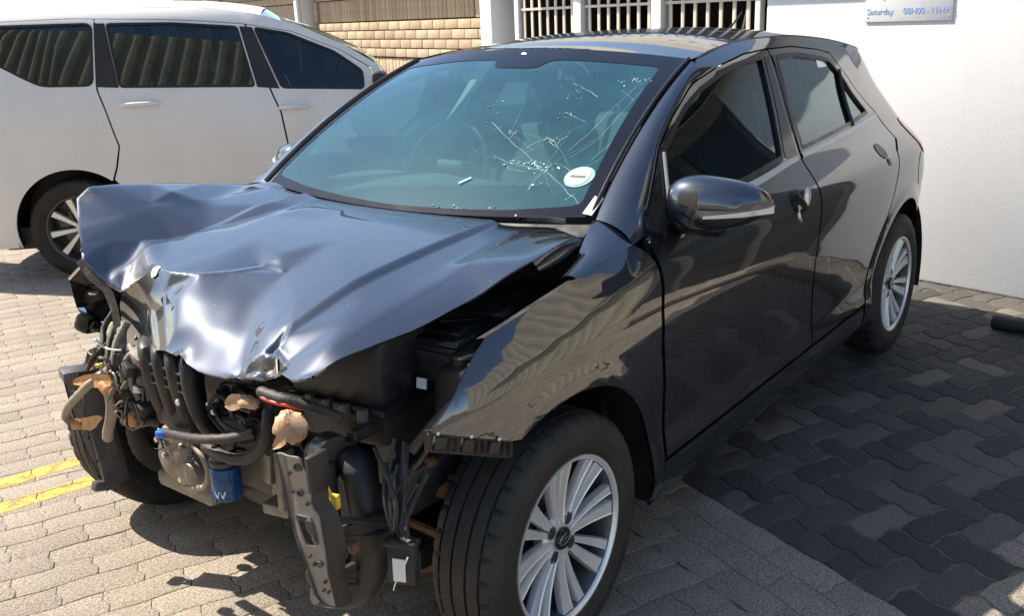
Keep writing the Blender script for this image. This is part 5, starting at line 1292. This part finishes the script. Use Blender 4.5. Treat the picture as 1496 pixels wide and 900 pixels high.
# broken headlamp remains on the far side
hl = empty('headlamp_remains', parent=car)
hl.location = (0, 0, 0)
hp_ = [(-0.349, 0.660, 0.847), (-0.316, 0.630, 0.888), (-0.271, 0.600, 0.801), (-0.268, 0.580, 0.708), (-0.303, 0.600, 0.715), (-0.321, 0.660, 0.710), (-0.337, 0.670, 0.755)]
b = MB(); F0 = [np.array(p) for p in hp_]; F1 = [p + np.array([.10, .01, -.01]) for p in F0]; cc = np.mean(F0, 0) + np.array([.07, 0, 0])
b._add([tuple(p) for p in F0 + F1] + [tuple(cc)], [(i, (i+1) % 7, 7 + (i+1) % 7, 7 + i) for i in range(7)] + [((i+1) % 7, i, 14) for i in range(7)]); b.build('lamp_shell', GLOSSB, hl, smooth=False)
b = MB(); b.tube([hp_[0], hp_[1]], .0045, 6, 1); b.build('lamp_trim', CHROME, hl)
b = MB(); b.loft([[(-0.346, 0.665, 0.845), (-0.343, 0.662, 0.841)], [(-0.343, 0.668, 0.799), (-0.334, 0.664, 0.793)], [(-0.337, 0.670, 0.755), (-0.319, 0.664, 0.759)], [(-0.323, 0.660, 0.727), (-0.316, 0.655, 0.735)]]); b.build('lens_shard', CLEAR, hl, smooth=False)
b = MB(); b.loft([[(-0.317, 0.630, 0.802), (-0.314, 0.630, 0.795)], [(-0.289, 0.620, 0.802), (-0.295, 0.620, 0.793)]]); b.build('lens_shard', CLEAR, hl, smooth=False)
b = MB(); b.box(np.array((-0.333, 0.630, 0.714)), (.06, .055, .055), (.3, .2, .3), bev=.015); b.box(np.array((-0.322, 0.600, 0.704)), (.05, .03, .03), (.1, .5, 0), bev=.01); b.build('lamp_motor', GLOSSB, hl)
# battery tray, fuse box, air box behind the open corner
fb = np.array((-0.215, -0.588, 0.776))
b = MB(); b.box(fb + np.array([.10, .0, .015]), (.19, .17, .09), (0, 0, .12), bev=.01); b.build('fuse_box', BLACK, car)
b = MB(); b.box(fb + np.array([.10, .0, .068]), (.20, .185, .022), (0, .0, .12), bev=.008); b.box(fb + np.array([.10, -.02, .082]), (.13, .10, .012), (0, 0, .12), bev=.005); b.build('fuse_box_lid', GLOSSB, car)
b = MB(); b.box(np.array((-0.235, -0.607, 0.754)), (.004, .026, .024), (0, .15, .12)); b.build('white_tag', LABEL, car, smooth=False)
b = MB(); b.box(np.array((-0.235, -0.544, 0.756)), (.004, .042, .022), (0, .1, .12)); b.build('grey_tag', GREYP, car, smooth=False)
b = MB(); b.box(np.array((-0.250, -0.528, 0.713)), (.01, .03, .010), (0, 0, .12), bev=.003); b.build('clip', SATIN, car)
ab = np.array((-0.380, -0.483, 0.738))
b = MB(); b.box(ab + np.array([.14, .03, .06]), (.26, .26, .16), (0, .03, .15), bev=.02); b.box(ab + np.array([.14, .03, -.06]), (.24, .24, .11), (0, .03, .15), bev=.02); ax_ = b.build('air_box', BLACK, car)
b = MB(); b.box(ab + np.array([.135, .03, -.018]), (.285, .285, .022), (0, .03, .15), bev=.006); b.build('air_box_seam', BLACKC, ax_)
for k in range(5):
    b = MB(); b.box(ab + np.array([-.006, .13 - .055*k, -.014]), (.022, .018, .030), (0, .1, .15), bev=.004); b.build('clip', GREYP, ax_)
hose('red_cable', [(-0.530, -0.429, 0.785), (-0.530, -0.473, 0.783), (-0.520, -0.507, 0.780), (-0.500, -0.516, 0.768)], .0042, RED)
hose('cable_tray', [(-0.520, -0.413, 0.792), (-0.520, -0.479, 0.791), (-0.500, -0.518, 0.781), (-0.480, -0.556, 0.767), (-0.460, -0.593, 0.750)], .011, LOOM, rib=.2)
b = MB(); b.cyl(np.array((-0.420, -0.577, 0.687)), .010, .02, 'X', 12, .003); b.build('connector', BLUEC, car)
b = MB(); b.cyl(np.array((-0.410, -0.584, 0.695)), .016, .05, 'X', 14, .004); b.build('sensor', BLACK, car)
# big black intake duct curving down to the lower corner
hose('air_duct', [(-0.430, -0.461, 0.626), (-0.430, -0.546, 0.638), (-0.440, -0.600, 0.619), (-0.450, -0.628, 0.563), (-0.450, -0.632, 0.491), (-0.450, -0.614, 0.411), (-0.470, -0.595, 0.362), (-0.510, -0.573, 0.359), (-0.550, -0.560, 0.377)], [.034, .037, .038, .038, .040, .047, .045, .034, .026], BLACK, n=20, sub=6)
b = MB(); b.tube([(-0.440, -0.511, 0.646), (-0.450, -0.540, 0.651), (-0.458, -0.566, 0.655)], .045, 20, 3); b.build('duct_collar', BLACKC, car)
for k, (u0, u1) in enumerate((((-0.600, -0.635, 0.579), (-0.420, -0.695, 0.510)), ((-0.600, -0.617, 0.458), (-0.500, -0.632, 0.409)))):
    p, q_ = np.array(u0), np.array(u1); b = MB(); 
    for dz in (.020, -.020): b.tube([p + np.array([0, 0, dz]), q_ + np.array([0, 0, dz*.7])], .008, 6, 1)
    b.box((p + q_)/2, (np.linalg.norm(q_ - p)*.9, .012, .030), (0, 0, math.atan2(q_[1] - p[1], q_[0] - p[0]))); b.cyl(p + np.array([.012, 0, 0]), .021, .03, 'X', 14, .004); b.build('duct_mount', BLACK, car)
hose('yellow_cable', [(-0.600, -0.673, 0.697), (-0.600, -0.687, 0.690), (-0.595, -0.691, 0.674), (-0.590, -0.689, 0.663)], .0045, YELLOW)
b = MB(); b.box(np.array((-0.585, -0.689, 0.647)), (.016, .026, .030), (0, 0, .3), bev=.004); b.build('yellow_plug', YELLOW, car)
b = MB(); b.box(np.array((-0.545, -0.688, 0.526)), (.02, .016, .022), bev=.003); b.build('orange_clip', RUST, car)
# control module hanging on its wires
md = np.array((-0.470, -0.748, 0.474))
b = MB(); b.box(md, (.030, .062, .088), (0, .05, .35), bev=.006); b.box(md + np.array([0, 0, .046]), (.036, .070, .014), (0, .05, .35), bev=.004); mo = b.build('control_module', GREYP if False else BLACK, car)
b = MB(); b.box(md + np.array([-.018, -.004, -.008]), (.003, .027, .050), (0, .05, .35)); b.build('white_tag', LABEL, mo, smooth=False)
hose('pull_tie', [(-0.500, -0.792, 0.516), (-0.510, -0.780, 0.481), (-0.510, -0.762, 0.453), (-0.510, -0.754, 0.433)], .0016, LABEL, mo, n=6)
for i in range(12):
    p0 = np.array((-0.400, -0.677, 0.627)) + np.array([rw_.gauss(0, .02), rw_.gauss(0, .035), rw_.gauss(.03, .03)]); p3 = md + np.array([0, rw_.uniform(-.025, .025), .05])
    pm = (p0 + p3)/2 + np.array([rw_.gauss(-.02, .01), rw_.gauss(0, .025), rw_.gauss(0, .015)]); hose('wiring_loom', [p0, pm, p3], rw_.choice([.003, .0045, .006, .009]), LOOM, n=7, sub=6, rib=.1)
# rusty hub parts in the open front of the near wheel well
kb = np.array((-0.120, -0.556, 0.388))
b = MB(); b.box((-.06, -.60, .33), (.10, .07, .24), (0, .1, 0), bev=.02); b.box((-.10, -.62, .40), (.09, .06, .10), (.3, .2, 0), bev=.02); b.cyl((-.03, -.62, .315), .075, .10, 'Y', 20, .01); b.build('steering_knuckle', RUST, car)
b = MB(); b.tube([(.02, -.57, .40), (.03, -.53, .62), (.03, -.52, .80)], [.03, .035, .05], 14, 3); b.build('suspension_strut', BLACK, car)
b = MB(); b.tube([(-.30, -.36, .22), (-.12, -.52, .21), (0, -.64, .20)], .025, 10, 3); b.tube([(-.13, -.40, .30), (-.14, -.62, .30)], .012, 8, 1); b.build('lower_arm', RUST, car)
for i in range(5):
    b = MB(); b.box(np.array((-0.200, -0.603, 0.502)) + np.array([.03*i - .05, .03 - .02*i, .04*math.sin(i*2)]), (.035, .02, .05), (i*.4, i*.3, 0), bev=.006); b.build('rusty_bracket', RUST, car)
# black clip strip under the torn fender edge
pa, pb_ = np.array((-.405, -.782, .742)), np.array((-.215, -.835, .664)); dd = pb_ - pa; Ls = np.linalg.norm(dd)
b = MB(); rows_ = []
zdir = np.array([.05, .10, -1.0]); zdir /= np.linalg.norm(zdir)
for t in np.linspace(0, 1, 13):
    p = pa + dd*t; b.box(p + zdir*.020 + np.array([.006, .008, 0]), (.006, .016, .042), (0, .1, .3))
b.tube([pa + zdir*.002 + np.array([.004, .006, 0]), pb_ + zdir*.002 + np.array([.004, .006, 0])], .005, 6, 1); b.tube([pa + zdir*.041 + np.array([.004, .010, 0]), pb_ + zdir*.041 + np.array([.004, .010, 0])], .006, 6, 1)
for t in (.12, .45, .78): b.box(pa + dd*t + zdir*.022 + np.array([.004, .004, 0]), (.030, .016, .030), (0, .35, -.25), bev=.005)
b.build('bumper_clip_strip', BLACK, car)
for t in (.1, .5, .85):
    b = MB(); b.ell(pa + dd*t + np.array([-.002, -.003, .004]), .005, .005, .005, 8); b.build('clip', SATIN, car)
b = MB(); b.tube([(-0.330, -0.727, 0.690), (-0.300, -0.616, 0.567), (-0.320, -0.550, 0.557)], .006, 6, 3); b.tube([(-0.195, -0.720, 0.765), (-0.266, -0.700, 0.722), (-0.338, -0.660, 0.644)], .012, 8, 4); b.build('wing_bracket', DSTEEL, car)
# inner edge of the fender and coolant bottle
b = MB(); rows = []
for (x, z) in FENDER[4:11]: y = float(car_y(x, z)); rows.append([(x, -y + .001, z - .004), (x, -y + .03, z - .012), (x, -y + .035, z - .07)])
b.loft(rows); b.build('fender_lip', DSTEEL, car)
b = MB(); b.box((-.18, -.70, .72), (.16, .11, .17), (0, .1, .1), bev=.03); b.cyl((-.20, -.70, .815), .028, .03, 'Z', 18, .004); b.build('washer_bottle', BLACK, car)
for i in range(26):
    c0 = np.array((-0.360, -0.140, 0.626)) + np.array([rw_.uniform(-.05, .08), rw_.uniform(-.13, .13), rw_.uniform(-.05, .06)])
    if i % 3 == 0:
        b = MB(); b.box(c0, (rw_.uniform(.02, .05), rw_.uniform(.02, .06), rw_.uniform(.02, .05)), (rw_.uniform(-.4, .4), rw_.uniform(-.3, .3), rw_.uniform(-.5, .5)), bev=.005); b.build('connector', rw_.choice([BLACK, BLACK, BLACKC, DSTEEL]), car)
    else:
        pts = [c0]
        for k in range(4): pts.append(pts[-1] + np.array([rw_.gauss(-.006, .012), rw_.gauss(0, .045), rw_.gauss(-.01, .022)]))
        hose('wire', pts, rw_.choice([.003, .0045, .007]), rw_.choice([LOOM, LOOM, BLACKC, GREYP]), n=7, sub=4)
# a sensor drooping on a thin wire below the bumper bracket
b = MB(); b.tube([(-.26, .45, .50), (-.29, .49, .46), (-.315, .52, .43)], .0028, 6, 4); b.ell((-.32, .53, .42), .018, .026, .016, 12); b.build('dangling_sensor', BLACKC, car)

# ================================================================ white van
van = empty('white_van', (1.9188, 4.4451, 0), rad(-43.0))
van.scale = (.985, 1, 1)
tag(van, 'white people carrier with dark tinted windows parked beyond the bonnet of the hatchback', 'van')
def vbody(s): return lambda x, z: (x, s*van_y(x, z), z)
VQ = rnd([(-.50, 1.575), (-.35, 1.582), (.222, 1.577), (.209, 1.205), (-.10, 1.215), (-.21, 1.270), (-.345, 1.347), (-.50, 1.39)], .05)
VM = rnd([(.304, 1.572), (.70, 1.562), (1.110, 1.524), (1.194, 1.155), (.364, 1.190)], .025)
VF = rnd([(1.210, 1.516), (1.422, 1.473), (1.713, 1.348), (1.885, 1.222), (1.885, 1.108), (1.357, 1.138)], .03)
VPIL = [[(.232, 1.575), (.297, 1.572), (.360, 1.188), (.224, 1.199)], [(1.122, 1.523), (1.203, 1.514), (1.345, 1.137), (1.206, 1.152)]]
VREAR = [(.222, 1.184), (.232, 1.60), (.10, 1.607), (-.45, 1.602), (-.66, 1.585)] + [(-.78 + .10*float(sstep(.9, 1.5, z)) + .015, z) for z in (1.5, 1.35, 1.2, 1.05, .9, .7, .5, .35, .26)] + [(-.60, .22), (-.44, .225)] + arc(0, .39, 194, 51, 30, .32) + [(.280, .71), (.313, .836), (.262, 1.054)]
VSLIDE = [(.234, 1.184), (.272, 1.054), (.324, .836), (.291, .705), (.262, .632)] + arc(0, .40, 48, -8, 10, .32)[1:] + [(.42, .26), (1.30, .26), (1.350, .60), (1.358, .79), (1.335, .99), (1.284, 1.126), (1.155, 1.535), (.90, 1.562), (.63, 1.583), (.242, 1.600)]
VFRONT = [(1.312, .26), (1.361, .60), (1.369, .79), (1.346, .99), (1.295, 1.126), (1.167, 1.533), (1.45, 1.478), (1.74, 1.358), (1.935, 1.235), (1.99, 1.10), (2.10, 1.02), (2.13, .80), (2.12, .60)] + arc(2.55, .40, 150, 188, 8, .32) + [(2.14, .26)]
VFEN = [(2.0, 1.098), (2.112, 1.015), (2.141, .80), (2.131, .60)] + arc(2.55, .388, 150, 0, 24, .32) + [(3.05, .25), (3.28, .30), (3.31, .50), (3.28, .72), (3.10, .86), (2.75, .97), (2.3, 1.06)]
VRAIL = [(-.66, 1.59), (-.45, 1.607), (.10, 1.612), (.232, 1.605), (.63, 1.588), (.90, 1.567), (1.155, 1.540), (1.45, 1.483), (1.74, 1.363), (1.94, 1.240), (1.998, 1.105), (2.06, 1.10), (1.985, 1.255), (1.78, 1.385), (1.50, 1.515), (1.30, 1.578), (1.08, 1.622), (.85, 1.648), (.4, 1.664), (-.2, 1.668), (-.6, 1.645)]
for s in (-1, 1):
    sf = vbody(s); o3 = (0, s, 0)
    rq = panel('rear_quarter', VREAR, sf, VPAINT, van, holes=[VQ], out=o3, step=.045)
    sd_ = panel('sliding_door', VSLIDE, sf, VPAINT, van, holes=[VM], out=o3, step=.045)
    fd_ = panel('front_door', VFRONT, sf, VPAINT, van, holes=[VF], out=o3, step=.045)
    panel('front_fender', VFEN, sf, VPAINT, van, out=o3, step=.05)
    panel('roof_rail', VRAIL, sf, VPAINT, van, out=o3, step=.045)
    for poly, par in ((VQ, rq), (VM, sd_), (VF, fd_)):
        grow2 = [tuple(np.mean(poly, 0) + (np.array(p) - np.mean(poly, 0))*1.02) for p in poly]
        panel('window', grow2, sf, GLASS_V, par, out=o3, off=-.006, flange=0, step=.05)
        panel('window_seal', offset(poly, .003), sf, BLACKC, par, holes=[offset(poly, -.012)], out=o3, off=.002, flange=.008, step=.04)
    for i, pp in enumerate(VPIL): panel('pillar_cover', pp, sf, GREYP if False else BLACK, (sd_, fd_)[i], out=o3, off=.003, flange=.003, step=.04)
    for hx, hz, L_, par in ((.475, 1.084, .23, sd_), (1.425, 1.018, .18, fd_)):
        y = float(van_y(hx, hz)); b = MB(); b.tube([(hx - L_/2, s*(y + .008), hz), (hx - L_/4, s*(y + .030), hz + .004), (hx + L_/4, s*(y + .030), hz + .004), (hx + L_/2, s*(y + .008), hz)], .013, 10, 3); b.build('door_handle', VPAINT, par)
        panel('handle_recess', [(hx - .01 + .055*math.cos(2*math.pi*i/20), hz + .006 + .030*math.sin(2*math.pi*i/20)) for i in range(20)], sf, VPAINT, par, out=o3, off=-.004 if False else .002, flange=.002, step=.02)
    if s < 0: panel('fuel_cap', [(-.535 + .022*math.cos(2*math.pi*i/16), 1.115 + .030*math.sin(2*math.pi*i/16)) for i in range(16)], sf, BLACKC, rq, out=o3, off=.003, flange=.004, step=.015)
    b = MB(); b.box((1.99, s*.92, 1.155), (.09, .17, .13), (0, 0, s*.2), bev=.035); b.tube([(2.0, s*.80, 1.09), (2.0, s*.88, 1.12)], .022, 8, 1); b.build('side_mirror', BLACKC if s < 0 else VPAINT, fd_)
    for xc in (0., 2.55):
        b = MB(); rows = [[(xc + .405*math.cos(a), s*yy, .32 + .405*math.sin(a)) for yy in (.82, .78, .62, .50)] for a in (rad(-14 + 208*i/24) for i in range(25))]; b.loft(rows)
        k = len(b.v); b._add([(xc + .405*math.cos(rad(-14 + 208*i/24)), s*.52, .32 + .405*math.sin(rad(-14 + 208*i/24))) for i in range(25)] + [(xc, s*.52, .28)], [(i, i+1, 25) for i in range(24)])
        b.build('wheel_arch_liner', BLACK, van)
ZV = pchip([-.70, -.2, .4, .85, 1.08, 1.3, 1.5, 1.78, 1.985, 2.06], [1.63, 1.668, 1.664, 1.648, 1.622, 1.578, 1.515, 1.385, 1.255, 1.10])
def vrow(x, crown, n=25):
    z = float(ZV(x)); y = float(van_y(x, min(z, 1.668))) - .004; return [(x, -q*y, z + crown*(1 - abs(q)**2.2)) for q in np.linspace(-1, 1, n)]
MB().loft([vrow(x, .05) for x in np.linspace(-.66, 1.26, 24)]).build('roof', VPAINT, van)
MB().loft([[(p[0] + .05*(1 - (p[1]/.85)**2)*float(sstep(1.26, 2.0, p[0])), p[1]*.985, p[2] - .006) for p in vrow(x, .05*max(0., 1 - (x - 1.26)/.15) - .03*float(sstep(1.3, 1.6, x)))] for x in np.linspace(1.265, 2.03, 12)]).build('windscreen', GLASS_V, van)
bn = []
for t in np.linspace(0, 1, 12):
    x = 2.05 + 1.20*t; z = 1.09 - .10*t - .26*t**4; bn.append([(x + (.14*(1-t) + .05)*(1 - q*q), -q*(float(van_y(x, .9)) - .03), z + .04*(1 - abs(q)**2.4)) for q in np.linspace(-1, 1, 17)])
MB().loft(bn).build('bonnet', VPAINT, van)
nose = [[(3.27 + .08*(1 - q*q) + dx, -q*.58, z) for q in np.linspace(-1, 1, 13)] for z, dx in ((.28, 0), (.45, .04), (.6, .03), (.75, .0))]
MB().loft(nose).build('front_bumper', VPAINT, van)
tr = [[(-.765 + .10*float(sstep(.9, 1.5, z)) - .05*(1 - q*q), -q*float(van_y(-.765 + .10*float(sstep(.9, 1.5, z)), z)), z) for q in np.linspace(-1, 1, 13)] for z in np.linspace(.25, 1.62, 14)]
MB().loft(tr).build('tailgate', VPAINT, van)
b = MB(); b.box((1.3, 0, .27), (3.6, 1.45, .14)); b.build('underbody', BLACK, van, smooth=False)
b = MB()
for x in (.45, 1.25): b.box((x, -.36, .85), (.14, .46, .62), (0, -.25, 0), bev=.05); b.box((x, .36, .85), (.14, .46, .62), (0, -.25, 0), bev=.05); b.box((x + .25, 0, .60), (.48, 1.2, .14), bev=.04); b.box((x - .10, -.36, 1.24), (.09, .25, .17), (0, -.2, 0), bev=.04); b.box((x - .10, .36, 1.24), (.09, .25, .17), (0, -.2, 0), bev=.04)
b.build('seats', CLOTH, van)
b = MB(); b.box((1.92, 0, .98), (.45, 1.45, .22), (0, .1, 0), bev=.06); b.build('dashboard', INNER, van)
b = MB(); b.tube([(1.66 + .07*math.sin(a), -.36 + .18*math.cos(a), 1.10 + .165*math.sin(a)) for a in (2*math.pi*k/24 for k in range(25))], .016, 8, 1, False); b.build('steering_wheel', BLACKC, van)
b = spoke_set(9, 1, .045, .200, .024, .046, 0, .058, .070, .026); b.lathe([(.0005, .060), (.034, .060), (.048, .05), (.05, .03)], n=32)
sp_ = b.build('spokes', ALLOY, None, angle=25); spm = sp_.data; bpy.data.objects.remove(sp_)
VW_M = {'wheel': WM['wheel'], 'spokes': spm, 'brake_disc': WM['brake_disc'], 'tyre': TYRE}
for x, s, spn in ((0., -1, .3), (2.55, -1, .0), (0., 1, .2), (2.55, 1, .4)):
    wv = car_wheel(van, x, s*.735, .32, s, spn, VW_M); wv.scale = (1.02, 1.02, 1.02)
